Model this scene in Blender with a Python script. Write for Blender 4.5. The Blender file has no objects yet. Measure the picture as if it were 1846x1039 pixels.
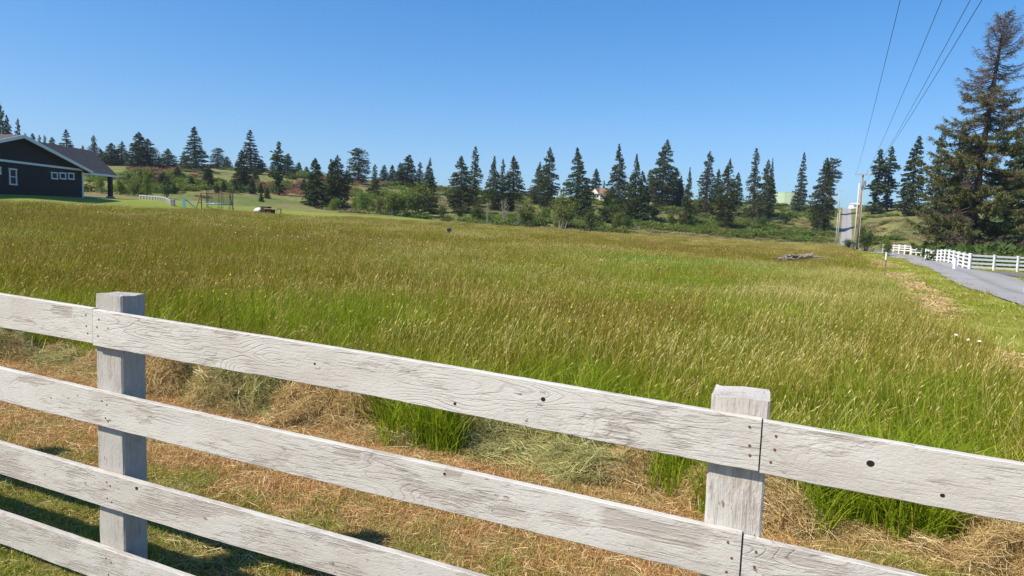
import bpy, math, random
import numpy as np
from mathutils import Vector, Matrix

SC = bpy.context.scene
COL = SC.collection
rad = math.radians

# ------------------------------------------------------------------ camera, sky, sun, exposure
FPX, PITCH, ROLL, EYE = 1230.0, rad(5.5), rad(2.2), 1.65
cam = bpy.data.objects.new('camera', bpy.data.cameras.new('camera'))
COL.objects.link(cam); SC.camera = cam
cam.data.sensor_width = 36.0; cam.data.lens = 36.0*FPX/1846.0
cam.data.clip_start = 0.05; cam.data.clip_end = 6000
CM = Matrix.Rotation(math.pi/2-PITCH, 3, 'X') @ Matrix.Rotation(ROLL, 3, 'Z')
cam.matrix_world = Matrix.Translation((0, 0, EYE)) @ CM.to_4x4()
MN = np.array(CM)

SUN_EL, SUN_AZ = rad(49), rad(209)          # azimuth measured counter-clockwise from +X
sdir = Vector((math.cos(SUN_AZ)*math.cos(SUN_EL), math.sin(SUN_AZ)*math.cos(SUN_EL), math.sin(SUN_EL)))
w = bpy.data.worlds.new('World'); SC.world = w; w.use_nodes = True
nt = w.node_tree
sky = nt.nodes.new('ShaderNodeTexSky'); sky.sky_type = 'NISHITA'; sky.sun_disc = False
sky.sun_elevation = SUN_EL; sky.sun_rotation = (math.pi/2-SUN_AZ) % (2*math.pi)
sky.air_density = 1.0; sky.dust_density = 0.6; sky.ozone_density = 2.5; sky.altitude = 0
bg = nt.nodes['Background']; bg.inputs['Strength'].default_value = 0.13
hs = nt.nodes.new('ShaderNodeHueSaturation'); hs.inputs['Saturation'].default_value = 1.34; hs.inputs['Value'].default_value = 0.97
nt.links.new(sky.outputs[0], hs.inputs['Color']); sp_ = nt.nodes.new('ShaderNodeSeparateColor'); cb_ = nt.nodes.new('ShaderNodeCombineColor'); nt.links.new(hs.outputs[0], sp_.inputs[0])
for i_, (A_, g_) in enumerate(((.53, .90), (.98, 1.04), (1.75, 1.22))):     # soft shoulder towards the bright horizon
    k1 = nt.nodes.new('ShaderNodeMath'); k1.operation = 'MULTIPLY'; k1.inputs[1].default_value = -.184*g_/A_; nt.links.new(sp_.outputs[i_], k1.inputs[0])
    k2 = nt.nodes.new('ShaderNodeMath'); k2.operation = 'EXPONENT'; nt.links.new(k1.outputs[0], k2.inputs[0])
    k3 = nt.nodes.new('ShaderNodeMath'); k3.operation = 'MULTIPLY_ADD'; k3.inputs[1].default_value = -A_/.184; k3.inputs[2].default_value = A_/.184
    nt.links.new(k2.outputs[0], k3.inputs[0]); nt.links.new(k3.outputs[0], cb_.inputs[i_])
nt.links.new(cb_.outputs[0], bg.inputs[0])
sl = bpy.data.lights.new('sun', 'SUN'); sl.energy = 4.9; sl.angle = rad(0.53); sl.color = (1, 0.90, 0.74)
so = bpy.data.objects.new('sun', sl); COL.objects.link(so)
so.rotation_euler = sdir.to_track_quat('Z', 'Y').to_euler(); so.location = sdir*200
SC.view_settings.view_transform = 'Standard'; SC.view_settings.look = 'None'
SC.view_settings.exposure = 0.55; SC.view_settings.gamma = 1

# ------------------------------------------------------------------ pixel <-> world helpers
def ray(u, v):
    return MN @ np.array([(u-923)/FPX, -(v-519.5)/FPX, -1.0])
def sstep(x, a, b):
    t = np.clip((np.asarray(x, float)-a)/(b-a), 0, 1); return t*t*(3-2*t)
TT = [-3, -1.2, -.75, -.43, -.26, -.1, .0, .14, .3, .48, .55, .75, 1.2, 3]
TH = [16, 18, 18.5, 17.6, 15.2, 13.0, 11.9, 11.4, 11.9, 12.6, 14.0, 15.5, 16, 14]
TF = [100, 100, 104, 108, 118, 122, 122, 122, 126, 150, 112, 84, 80, 80]
TR = [262, 262, 262, 262, 262, 262, 262, 262, 265, 285, 275, 262, 262, 262]
def H(x, y):
    x = np.asarray(x, float); y = np.asarray(y, float)
    yy = np.clip(y, -60, 150)
    ax = np.abs(x)
    g = np.where(x < 0, -0.029*np.maximum(x, -130), -0.031*np.minimum(x, 15)-0.018*np.clip(x-15, 0, 60))
    hf = -0.07+g+0.006*yy
    # gentle swells of the meadow
    hf = hf+sstep(np.hypot(x, y), 12, 40)*(0.16*np.sin(x*0.11+1)*np.sin(y*0.085+.4)+0.08*np.sin(x*.23+y*.19))
    # pad under the house
    hf = hf+0.75*sstep(x, -38, -46)*sstep(y, 52, 62)
    yp = np.maximum(y, 1)
    t = np.clip(x/yp, -3, 3)
    Tm = np.interp(t, TT, TH); Yf = np.interp(t, TT, TF)
    Yr = np.interp(t, TT, TR)
    u = np.clip((y-Yf)/(Yr-Yf), 0, 1)
    S = 0.45*u+0.55*u*u*(3-2*u)
    S = S*(1-np.exp(-((y-Yf).clip(0))/14.0))
    h = hf*(1-S)+Tm*S
    h = h+sstep(y, 118, 150)*sstep(-y, -420, -300)*(0.7*np.sin(x*.075+y*.03)*np.sin(y*.061+x*.02+2)+.35*np.sin(x*.19+1)*np.sin(y*.15))*sstep(np.abs(t-.49), .02, .06)
    h = h-0.055*np.clip(y-300, 0, 300)
    return h
def at(u, v, ymax=330):
    d = ray(u, v); ys = np.concatenate([np.arange(2, 60, .1), np.arange(60, ymax, .4)])
    k = ys/d[1]
    z = EYE+d[2]*k; h = H(d[0]*k, ys)
    i = np.nonzero(z <= h)[0]
    if len(i) == 0: return None
    i = i[0]; return Vector((d[0]*k[i], ys[i], h[i]))
def atY(u, v, Y):
    d = ray(u, v); k = Y/d[1]; return Vector((d[0]*k, Y, EYE+d[2]*k))
def proj(p):
    q = MN.T @ (np.array(p)-np.array([0, 0, EYE])); return 923+FPX*q[0]/-q[2], 519.5-FPX*q[1]/-q[2]

# ------------------------------------------------------------------ value noise for placement
_rs = np.random.RandomState(7); _tab = _rs.rand(256, 256)
def vn(x, y):
    xi = np.floor(x).astype(int); yi = np.floor(y).astype(int); fx = x-xi; fy = y-yi
    fx = fx*fx*(3-2*fx); fy = fy*fy*(3-2*fy)
    a = _tab[xi % 256, yi % 256]; b = _tab[(xi+1) % 256, yi % 256]; c = _tab[xi % 256, (yi+1) % 256]; d = _tab[(xi+1) % 256, (yi+1) % 256]
    return (a*(1-fx)+b*fx)*(1-fy)+(c*(1-fx)+d*fx)*fy
def fbm(x, y, o=3):
    s = 0; a = .5; n = 0
    for i in range(o):
        s = s+a*vn(x*2**i+i*17.3, y*2**i+i*9.1); n += a; a *= .5
    return s/n

# ------------------------------------------------------------------ mesh builder
class MB:
    def __init__(s): s.v = []; s.f = []; s.m = []; s.n = 0; s.r = []
    def add(s, v, f, m=0, r=0.0):
        v = np.asarray(v, float).reshape(-1, 3); s.v.append(v)
        for q in f: s.f.append(tuple(i+s.n for i in q)); s.m.append(m)
        s.r.append(np.full(len(v), r) if np.isscalar(r) else np.asarray(r)); s.n += len(v)
    def box(s, c, d, rz=0, m=0, bev=0.0, taper=1.0):
        c = np.array(c, float); x, y, z = [q/2 for q in d]
        if bev <= 0:
            P = [(-x, -y, -z), (x, -y, -z), (x, y, -z), (-x, y, -z), (-x*taper, -y*taper, z), (x*taper, -y*taper, z), (x*taper, y*taper, z), (-x*taper, y*taper, z)]
            Fc = [(0, 3, 2, 1), (4, 5, 6, 7), (0, 1, 5, 4), (1, 2, 6, 5), (2, 3, 7, 6), (3, 0, 4, 7)]
        else:
            b = bev; P = []; Fc = []
            def ringp(xx, yy, zz, bb): return [(-xx+bb, -yy, zz), (xx-bb, -yy, zz), (xx, -yy+bb, zz), (xx, yy-bb, zz), (xx-bb, yy, zz), (-xx+bb, yy, zz), (-xx, yy-bb, zz), (-xx, -yy+bb, zz)]
            P = ringp(x-b, y-b, -z, b*.5)+ringp(x, y, -z+b, b)+ringp(x, y, z-b, b)+ringp(x-b, y-b, z, b*.5)
            Fc = [tuple(range(7, -1, -1)), tuple(range(24, 32))]
            for k in range(3):
                for i in range(8): Fc.append((k*8+i, k*8+(i+1) % 8, k*8+8+(i+1) % 8, k*8+8+i))
        P = np.array(P); ca, sa = math.cos(rz), math.sin(rz)
        P = np.stack([P[:, 0]*ca-P[:, 1]*sa, P[:, 0]*sa+P[:, 1]*ca, P[:, 2]], 1)+c
        s.add(P, Fc, m)
    def tube(s, pts, rads, n=6, m=0, cap=True, r=0.0):
        pts = np.asarray(pts, float); k = len(pts)
        if np.isscalar(rads): rads = [rads]*k
        V = []; up = np.array([0, 0, 1.])
        for i in range(k):
            t = pts[min(i+1, k-1)]-pts[max(i-1, 0)]; t = t/(np.linalg.norm(t)+1e-9)
            a = np.cross(t, up)
            if np.linalg.norm(a) < .05: a = np.cross(t, np.array([1., 0, 0]))
            a /= np.linalg.norm(a); b = np.cross(t, a)
            for j in range(n):
                th = 2*math.pi*j/n; V.append(pts[i]+rads[i]*(math.cos(th)*a+math.sin(th)*b))
        Fc = []
        for i in range(k-1):
            for j in range(n): Fc.append((i*n+j, i*n+(j+1) % n, (i+1)*n+(j+1) % n, (i+1)*n+j))
        if cap: Fc.append(tuple(range(n-1, -1, -1))); Fc.append(tuple((k-1)*n+j for j in range(n)))
        s.add(V, Fc, m, r)
    def poly(s, P, m=0): s.add(P, [tuple(range(len(P)))], m)
    def prism(s, P, off, m=0):
        P = np.array(P, float); n = len(P); Q = P+np.array(off)
        s.add(np.concatenate([P, Q]), [tuple(range(n)), tuple(range(2*n-1, n-1, -1))]+[(i, i+n, (i+1) % n+n, (i+1) % n) for i in range(n)], m)
    def mesh(s, name, mats, smooth=False):
        me = bpy.data.meshes.new(name)
        v = np.concatenate(s.v) if s.v else np.zeros((0, 3))
        me.from_pydata(v.tolist(), [], s.f)
        for q in (mats if isinstance(mats, (list, tuple)) else [mats]): me.materials.append(q)
        me.polygons.foreach_set('material_index', s.m)
        if smooth: me.polygons.foreach_set('use_smooth', [True]*len(s.f))
        a = me.attributes.new('rnd', 'FLOAT', 'POINT'); a.data.foreach_set('value', np.concatenate(s.r).astype(np.float32))
        me.update(); return me
    def build(s, name, mats, parent=None, smooth=False, loc=None):
        o = bpy.data.objects.new(name, s.mesh(name, mats, smooth)); COL.objects.link(o)
        if parent: o.parent = parent
        if loc is not None: o.location = loc
        return o
def tag(o, label=None, cat=None, group=None, kind=None):
    if label: o['label'] = label
    if cat: o['category'] = cat
    if group: o['group'] = group
    if kind: o['kind'] = kind
    return o
def empty(name, loc, label, cat, group=None, rz=0):
    o = bpy.data.objects.new(name, None); COL.objects.link(o); o.location = loc; o.rotation_euler = (0, 0, rz)
    o.empty_display_size = .2
    return tag(o, label, cat, group)

# ------------------------------------------------------------------ materials
class NT:
    def __init__(s, name):
        s.m = bpy.data.materials.new(name); s.m.use_nodes = True; s.t = s.m.node_tree; s.b = s.t.nodes['Principled BSDF']
        s.b.inputs['Roughness'].default_value = .85; s.b.inputs['Specular IOR Level'].default_value = .25
    def n(s, ty, **kw):
        q = s.t.nodes.new(ty)
        for k, v in kw.items(): setattr(q, k, v)
        return q
    def l(s, a, b): s.t.links.new(a, b)
    def val(s, sock, v):
        if isinstance(v, (int, float, tuple, list)): sock.default_value = v
        else: s.l(v, sock)
    def geo(s): return s.n('ShaderNodeNewGeometry').outputs['Position']
    def obj(s): return s.n('ShaderNodeTexCoord').outputs['Object']
    def mapv(s, vec, sc=(1, 1, 1), loc=(0, 0, 0), rot=(0, 0, 0)):
        q = s.n('ShaderNodeMapping'); q.inputs['Scale'].default_value = sc; q.inputs['Location'].default_value = loc; q.inputs['Rotation'].default_value = rot
        s.l(vec, q.inputs['Vector']); return q.outputs[0]
    def noise(s, vec, scale, detail=3, rough=.55, dist=0, col=False):
        q = s.n('ShaderNodeTexNoise'); q.inputs['Scale'].default_value = scale; q.inputs['Detail'].default_value = detail
        q.inputs['Roughness'].default_value = rough; q.inputs['Distortion'].default_value = dist; s.l(vec, q.inputs['Vector'])
        return q.outputs['Color' if col else 'Fac']
    def vor(s, vec, scale, feat='F1', out='Distance'):
        q = s.n('ShaderNodeTexVoronoi'); q.feature = feat; q.inputs['Scale'].default_value = scale; s.l(vec, q.inputs['Vector']); return q.outputs[out]
    def ramp(s, f, stops, interp='LINEAR'):
        q = s.n('ShaderNodeValToRGB'); q.color_ramp.interpolation = interp; e = q.color_ramp.elements
        while len(e) < len(stops): e.new(.5)
        for i, (p, c) in enumerate(stops):
            e[i].position = p; e[i].color = (c, c, c, 1) if isinstance(c, (int, float)) else (*c, 1)
        s.l(f, q.inputs[0]); return q.outputs[0]
    def mix(s, f, a, b, mode='MIX'):
        q = s.n('ShaderNodeMix', data_type='RGBA', blend_type=mode)
        s.val(q.inputs[0], f)
        for sk, v in ((q.inputs[6], a), (q.inputs[7], b)):
            if isinstance(v, (tuple, list)): sk.default_value = (*v[:3], 1)
            else: s.l(v, sk)
        return q.outputs[2]
    def math(s, op, a, b=0, c=0, clamp=False):
        q = s.n('ShaderNodeMath', operation=op); q.use_clamp = clamp
        s.val(q.inputs[0], a); s.val(q.inputs[1], b); s.val(q.inputs[2], c); return q.outputs[0]
    def attr(s, name, out='Fac'):
        q = s.n('ShaderNodeAttribute'); q.attribute_name = name; return q.outputs[out]
    def orand(s): return s.n('ShaderNodeObjectInfo').outputs['Random']
    def bump(s, h, dist=.01, strength=1.0):
        q = s.n('ShaderNodeBump'); q.inputs['Distance'].default_value = dist; q.inputs['Strength'].default_value = strength
        s.l(h, q.inputs['Height']); s.l(q.outputs[0], s.b.inputs['Normal'])
    def color(s, c): s.val(s.b.inputs['Base Color'], c if not isinstance(c, tuple) else (*c, 1)); return s
    def rough(s, r): s.val(s.b.inputs['Roughness'], r); return s
    def leafy(s, c, trans=.35, tint=(1.3, 1.25, .55)):
        # thin leaf: principled mixed with translucency
        tr = s.n('ShaderNodeBsdfTranslucent'); mx = s.n('ShaderNodeMixShader'); mx.inputs[0].default_value = trans
        s.color(c)
        s.l(s.mix(1.0, c, tint, 'MULTIPLY'), tr.inputs['Color'])
        s.l(s.b.outputs[0], mx.inputs[1]); s.l(tr.outputs[0], mx.inputs[2])
        s.l(mx.outputs[0], s.t.nodes['Material Output'].inputs['Surface']); return s
def flat(name, c, r=.8, var=.12, sc=6, bump=0, metal=0):
    m = NT(name); f = m.noise(m.obj(), sc, 4)
    m.color(m.mix(f, tuple(q*(1-var*1.6) for q in c), tuple(min(1, q*(1+var*1.6)) for q in c))).rough(r)
    m.b.inputs['Metallic'].default_value = metal
    if bump: m.bump(m.noise(m.obj(), sc*4, 4), bump)
    return m.m
M = {}
# region masks in ground coordinates
def ell(m, pos, cx, cy, rx, ry, rot=0, soft=.5, nz=.35):
    v = m.n('ShaderNodeVectorMath', operation='SUBTRACT'); m.l(pos, v.inputs[0]); v.inputs[1].default_value = (cx, cy, 0)
    q = m.n('ShaderNodeMapping'); q.vector_type = 'POINT'; q.inputs['Rotation'].default_value = (0, 0, -rot); m.l(v.outputs[0], q.inputs[0])
    v2 = m.n('ShaderNodeVectorMath', operation='MULTIPLY'); m.l(q.outputs[0], v2.inputs[0]); v2.inputs[1].default_value = (1/rx, 1/ry, 0)
    ln = m.n('ShaderNodeVectorMath', operation='LENGTH'); m.l(v2.outputs[0], ln.inputs[0])
    n = m.noise(pos, .35, 4)
    d = m.math('ADD', ln.outputs['Value'], m.math('MULTIPLY', m.math('SUBTRACT', n, .5), nz*4))
    return m.math('SUBTRACT', 1, m.math('SMOOTH_MIN', 1, m.math('MAXIMUM', 0, m.math('DIVIDE', m.math('SUBTRACT', d, 1-soft), 2*soft)), .05), clamp=True)
GREEN_P = at(1190, 468); TAN_P = at(800, 458); TAN2_P = at(1450, 500)
def meadow_tint(m, pos):
    """regional colour of the sward: green blade / brown seed head balance"""
    big = m.noise(m.mapv(pos, (.5, 1, 1)), .13, 4, .6)
    mid = m.noise(m.mapv(pos, (.6, 1, 1)), .55, 3)
    return m.math('ADD', m.math('MULTIPLY', big, .62), m.math('MULTIPLY', mid, .38))
def field_masks(m, pos):
    g = ell(m, pos, GREEN_P.x, GREEN_P.y, 11.5, 7.5, 0.05, .4, .3)
    t = ell(m, pos, TAN_P.x+1, TAN_P.y-1, 10, 9, 0, .7, .3)
    return g, t

def mk_grass(name, greens, tip, trans=.4, brownmix=.35, masks=True):
    m = NT(name); pos = m.geo(); r = m.attr('rnd')
    c = m.ramp(r, [(0, greens[0]), (.5, greens[1]), (1, greens[2])])
    if masks:
        t = meadow_tint(m, pos)
        dry = m.ramp(t, [(.40, 0.0), (.62, 1.0)])
        c = m.mix(m.math('MULTIPLY', dry, brownmix), c, tip)
        g, tn = field_masks(m, pos)
        c = m.mix(m.math('MULTIPLY', g, .8), c, (.085, .20, .035))
        c = m.mix(m.math('MULTIPLY', tn, .45), c, (.36, .30, .10))
    c = m.mix(m.math('MULTIPLY', m.orand(), .25), c, (.5, .5, .5), 'MULTIPLY')
    m.leafy(c, trans); m.rough(.55); m.b.inputs['Specular IOR Level'].default_value = .35
    return m.m
def grass_mat(name, stops, trans=.45, dry=None):
    m = NT(name); pos = m.geo(); c = m.ramp(m.attr('rnd'), stops)
    if dry: c = m.mix(m.math('MULTIPLY', m.ramp(meadow_tint(m, pos), [(.42, 0.0), (.6, 1.0)]), .6), c, dry)
    c = m.mix(m.math('MULTIPLY', m.orand(), .28), c, (.45, .5, .5), 'MULTIPLY')
    m.leafy(c, trans, (1.15, 1.15, .6)); m.rough(.6); m.b.inputs['Specular IOR Level'].default_value = .15
    return m.m
M['blade'] = grass_mat('grass_blade', [(0, (.12, .175, .008)), (.5, (.25, .30, .014)), (1, (.50, .47, .06))], .45, (.33, .26, .035))
M['blade_green'] = grass_mat('grass_blade_green', [(0, (.12, .19, .008)), (.5, (.235, .325, .014)), (1, (.44, .49, .05))])
M['blade_lush'] = grass_mat('grass_blade_lush', [(0, (.10, .25, .03)), (.5, (.19, .46, .06)), (1, (.36, .64, .14))])
M['blade_brown'] = grass_mat('grass_blade_olive', [(0, (.13, .155, .010)), (.5, (.25, .25, .018)), (1, (.44, .39, .05))])
M['seed'] = grass_mat('seed_head', [(0, (.20, .13, .03)), (.45, (.36, .26, .06)), (.8, (.60, .50, .17)), (1, (.88, .80, .42))], .3)
M['seed_tan'] = grass_mat('seed_head_pale', [(0, (.38, .31, .08)), (.5, (.58, .49, .17)), (1, (.86, .78, .40))], .3)
M['seed_brown'] = grass_mat('seed_head_brown', [(0, (.18, .10, .022)), (.5, (.33, .215, .045)), (.9, (.52, .41, .13)), (1, (.7, .6, .28))], .3)
M['mown'] = mk_grass('mown_green', [(.12, .19, .02), (.24, .30, .035), (.48, .48, .12)], (.2, .2, .05), masks=False)
def mk_dry(name, stops, gmix=True):
    m = NT(name); c = m.ramp(m.attr('rnd'), stops); c = m.mix(m.math('MULTIPLY', m.orand(), .3), c, (.55, .5, .45), 'MULTIPLY')
    m.leafy(c, .25, (1, .95, .8)); m.rough(.8); return m.m
M['mown_dry'] = mk_dry('mown_dry', [(0, (.27, .13, .045)), (.4, (.58, .34, .13)), (.75, (.78, .54, .25)), (1, (.92, .80, .50))])
M['hay'] = mk_dry('cut_hay', [(0, (.27, .16, .06)), (.4, (.54, .38, .16)), (.8, (.72, .57, .28)), (1, (.85, .76, .48))])
M['haygreen'] = mk_dry('cut_hay_green', [(0, (.20, .20, .06)), (.5, (.44, .43, .16)), (1, (.70, .68, .36))])
M['verge'] = grass_mat('verge_grass', [(0, (.16, .22, .015)), (.5, (.29, .34, .03)), (1, (.50, .46, .10))], .4, (.46, .36, .12))

def mk_ground():
    m = NT('ground'); pos = m.geo()
    za = m.n('ShaderNodeSeparateColor'); m.l(m.attr('zonea', 'Color'), za.inputs[0])
    zb = m.n('ShaderNodeSeparateColor'); m.l(m.attr('zoneb', 'Color'), zb.inputs[0])
    n1 = m.noise(pos, .35, 5); n2 = m.noise(pos, 9, 4, .65); n3 = m.noise(pos, 60, 3, .6)
    # meadow thatch
    t = meadow_tint(m, pos)
    c = m.mix(m.ramp(t, [(.4, 0), (.62, 1)]), (.12, .15, .018), (.20, .17, .035))
    g, tn = field_masks(m, pos)
    c = m.mix(m.math('MULTIPLY', g, .8), c, (.06, .13, .025))
    c = m.mix(n2, m.mix(1, c, (.6, .6, .6), 'MULTIPLY'), c)
    # lawn
    lawn = m.mix(m.noise(m.mapv(pos, (.3, 1, 1)), .8, 4), (.17, .22, .025), (.26, .30, .042))
    c = m.mix(za.outputs[1], c, lawn)
    # hill: dry grass, bracken, reddish patches
    hl = m.mix(m.ramp(m.noise(m.mapv(pos, (.7, .5, 1)), .11, 4, .6), [(.40, 0), (.62, 1)]), (.13, .175, .035), (.27, .24, .085))
    hl = m.mix(m.ramp(m.noise(m.mapv(pos, (1, .6, 1), (7, 3, 0)), .09, 3, .5), [(.60, 0), (.70, .7)]), hl, (.24, .15, .09))
    hl = m.mix(m.ramp(m.noise(pos, .9, 4), [(.4, .0), (.65, .55)]), hl, (.055, .075, .02))
    c = m.mix(zb.outputs[0], c, hl)
    # straw coloured bare strip at the hill foot
    c = m.mix(m.math('MULTIPLY', zb.outputs[1], m.ramp(n1, [(.35, .2), (.6, 1)])), c, m.mix(m.noise(pos, 2.2, 4), (.40, .26, .13), (.28, .25, .10)))
    # verge
    v = m.mix(m.noise(m.mapv(pos, (1, .5, 1), rot=(0, 0, .45)), 1.3, 5, .65), (.20, .26, .025), (.38, .38, .08))
    c = m.mix(za.outputs[2], c, v)
    # mown strip by the fence
    s = m.mix(m.ramp(m.noise(pos, 3.2, 5, .65), [(.35, 0), (.65, 1)]), (.30, .175, .07), (.56, .36, .165))
    s = m.mix(m.ramp(m.noise(pos, 26, 3), [(.35, .75), (.6, 0)]), s, (.06, .045, .02))
    s = m.mix(m.math('MULTIPLY', zb.outputs[2], m.ramp(m.noise(pos, 2.1, 4), [(.3, 1), (.75, .2)])), s, (.10, .12, .022))
    c = m.mix(za.outputs[0], c, s)
    c = m.mix(m.ramp(n3, [(.3, .45), (.6, 0)]), c, (.3, .3, .3), 'MULTIPLY')
    m.color(c).rough(.95); m.bump(m.math('ADD', n3, m.math('MULTIPLY', n2, 2)), .02, .7)
    return m.m
M['ground'] = mk_ground()
def mk_asphalt():
    m = NT('old_asphalt'); pos = m.geo()
    base = m.mix(m.noise(pos, .6, 4), (.25, .245, .25), (.40, .395, .395))
    base = m.mix(m.ramp(m.noise(pos, 90, 2), [(.35, .5), (.65, 0)]), base, (.16, .155, .15))
    # darker strip down the middle of the lane, lighter wheel paths; attribute across = 0..1
    a = m.attr('across'); mid = m.ramp(a, [(.0, .5), (.08, 0), (.36, .0), (.5, .7), (.64, .0), (.92, 0), (1, .5)])
    mid = m.math('MULTIPLY', mid, m.noise(m.mapv(pos, (1, .25, 1), rot=(0, 0, .45)), 1.3, 4))
    base = m.mix(mid, base, (.15, .145, .14))
    m.color(base).rough(.9); m.bump(m.noise(pos, 120, 3), .006, .6); return m.m
M['asphalt'] = mk_asphalt()
def mk_gravel():
    m = NT('gravel'); pos = m.geo()
    m.color(m.mix(m.vor(pos, 22, out='Color'), (.10, .10, .105), (.20, .20, .205))).rough(.95); m.bump(m.vor(pos, 22), .02); return m.m
M['gravel'] = mk_gravel()
def mk_paint(name, grain='x', wear=.5, tone=1.0, bare=()):
    """white paint weathered off rough sawn wood; grain runs along local x (boards) or z (posts)"""
    m = NT(name); p0 = m.obj(); inf = m.n('ShaderNodeObjectInfo').outputs['Location']
    ofs = m.attr('rnd')
    v = m.n('ShaderNodeCombineXYZ'); m.l(m.math('MULTIPLY', ofs, 37), v.inputs[0]); m.l(m.math('MULTIPLY', ofs, 11), v.inputs[2])
    ad = m.n('ShaderNodeVectorMath', operation='ADD'); m.l(p0, ad.inputs[0]); m.l(v.outputs[0], ad.inputs[1]); p = ad.outputs[0]
    L = (1, 1, 1)
    st = (.22, 1, 1) if grain == 'x' else (1, 1, .15)
    fine = (.06, 1, 1) if grain == 'x' else (1, 1, .05)
    # growth rings: contour lines of a stretched noise field
    field = m.noise(m.mapv(p, st), 7.0, 1.5, .45, .25)
    rings = m.math('FRACT', m.math('MULTIPLY', field, 30))
    line = m.ramp(rings, [(0, .9), (.14, .1), (.25, 0), (.88, 0), (1, .9)])
    brk = m.ramp(m.noise(m.mapv(p, st), 22, 4, .6), [(.42, 0), (.58, 1)])
    reg = m.ramp(m.noise(m.mapv(p, (.6, 1, 1), (3, 1, 2)), 3.2, 2), [(.46, .08), (.62, .9)])
    line = m.math('MULTIPLY', m.math('MULTIPLY', line, m.math('ADD', .35, m.math('MULTIPLY', brk, .65))), reg if grain == 'x' else .35)
    fib = m.ramp(m.noise(m.mapv(p, fine), 160, 4, .6), [(.53, 0), (.66, 1)])
    fib = m.math('MULTIPLY', fib, m.ramp(m.noise(m.mapv(p, st, (5, 5, 5)), 9, 3), [(.42, 0), (.62, 1)]))
    patch = m.ramp(m.noise(m.mapv(p, (.35, 1, 1) if grain == 'x' else (1, 1, .35), (9, 2, 4)), 8, 6, .68), [(.60-.09*wear, 0), (.66-.06*wear, 1)])
    patch = m.math('MULTIPLY', patch, m.ramp(m.noise(m.mapv(p, fine), 120, 3), [(.36, .2), (.5, 1)]))
    sp = m.n('ShaderNodeSeparateXYZ'); m.l(p0, sp.inputs[0]); wob = m.math('MULTIPLY', m.math('SUBTRACT', m.noise(m.mapv(p, fine), 70, 4), .5), .05)
    for (x0, x1, z0_, z1_) in bare:
        dx = m.math('DIVIDE', m.math('ABSOLUTE', m.math('SUBTRACT', m.math('ADD', sp.outputs[0], wob), (x0+x1)/2)), (x1-x0)/2)
        dz = m.math('DIVIDE', m.math('ABSOLUTE', m.math('SUBTRACT', m.math('ADD', m.math('ADD', sp.outputs[2], wob), m.math('MULTIPLY', sp.outputs[0], .036)), (z0_+z1_)/2)), (z1_-z0_)/2)
        patch = m.math('MAXIMUM', patch, m.math('MULTIPLY', m.ramp(m.math('MAXIMUM', dx, dz), [(.8, 1), (1.0, 0)]), m.ramp(m.noise(m.mapv(p, fine), 100, 3), [(.36, .35), (.5, 1)])))
    dirt = m.ramp(m.noise(m.mapv(p, (.5, 1, 1), (1, 8, 3)), 6, 6, .65), [(.38, 0), (.75, .75)])
    paint = m.mix(m.noise(p, 14, 4), tuple(tone*q for q in (.49, .475, .445)), tuple(tone*q for q in (.62, .61, .575)))
    wood = m.mix(m.noise(m.mapv(p, fine), 90, 3), (.20, .165, .14), (.42, .36, .32))
    c = m.mix(m.math('MULTIPLY', dirt, .45), paint, (.38, .355, .32))
    c = m.mix(m.math('MULTIPLY', patch, .62), c, wood)
    c = m.mix(m.math('MULTIPLY', line, .62), c, (.22, .185, .165))
    c = m.mix(m.math('MULTIPLY', fib, .6), c, (.24, .205, .18))
    blot = m.ramp(m.noise(m.mapv(p, (.45, 1, 1) if grain == 'x' else (1, 1, .5), (21, 4, 9)), 3.1, 5, .62), [(.45, 0), (.72, 1)])
    c = m.mix(m.math('MULTIPLY', blot, .5), c, (.32, .275, .235))
    chip = m.ramp(m.noise(m.mapv(p, (.4, 1, 1) if grain == 'x' else (1, 1, .4), (2, 17, 5)), 42, 3, .6), [(.655, 0), (.675, 1)])
    chip = m.math('MULTIPLY', chip, m.ramp(m.noise(m.mapv(p, (.7, 1, 1)), 5, 3), [(.42, 0), (.6, 1)]))
    c = m.mix(m.math('MULTIPLY', chip, .85), c, (.15, .115, .095))
    m.color(c).rough(.8)
    pores = m.ramp(m.noise(m.mapv(p, (.5, 1, 1) if grain == 'x' else (1, 1, .5)), 130, 3, .7), [(.3, 0), (.7, 1)])
    h = m.math('SUBTRACT', m.math('MULTIPLY', pores, .45), m.math('ADD', m.math('ADD', line, fib), patch))
    m.bump(h, .003, .6); return m.m
M['board'] = mk_paint('weathered_paint_board', 'x', .5)
M['board_a'] = mk_paint('weathered_board_left', 'x', .55, 1.0, [(2.10, 2.24, -.045+.075, .005+.08)])
M['board_b'] = mk_paint('weathered_board_second', 'x', .7, .97, [(4.52, 4.86, -.338, -.265), (3.55, 3.68, -.30, -.262), (4.0, 4.07, -.29, -.25)])
M['board_worn'] = mk_paint('weathered_paint_board_worn', 'x', 1.3, .93)
M['post'] = mk_paint('weathered_paint_post', 'z', .75)
M['post_grey'] = mk_paint('weathered_grey_post', 'z', .5, .74)
M['nail'] = flat('rusty_nail', (.16, .065, .04), .7)
M['hole'] = flat('knot_hole', (.02, .015, .012), .95)
M['white'] = flat('white_fence_paint', (.78, .78, .76), .6, .05, 3)
M['creo'] = flat('creosoted_pole', (.27, .165, .10), .85, .35, 3)
M['greypole'] = flat('grey_pole', (.42, .39, .35), .85, .2, 3)
M['polewhite'] = flat('pole_guard', (.62, .62, .60), .6, .1, 3)
M['wire'] = flat('power_wire', (.05, .05, .055), .5)
M['metal'] = flat('galvanised', (.4, .41, .42), .4, .1, 8, 0, .8)
M['ceram'] = flat('insulator', (.35, .33, .32), .3)
M['navy'] = None
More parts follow.
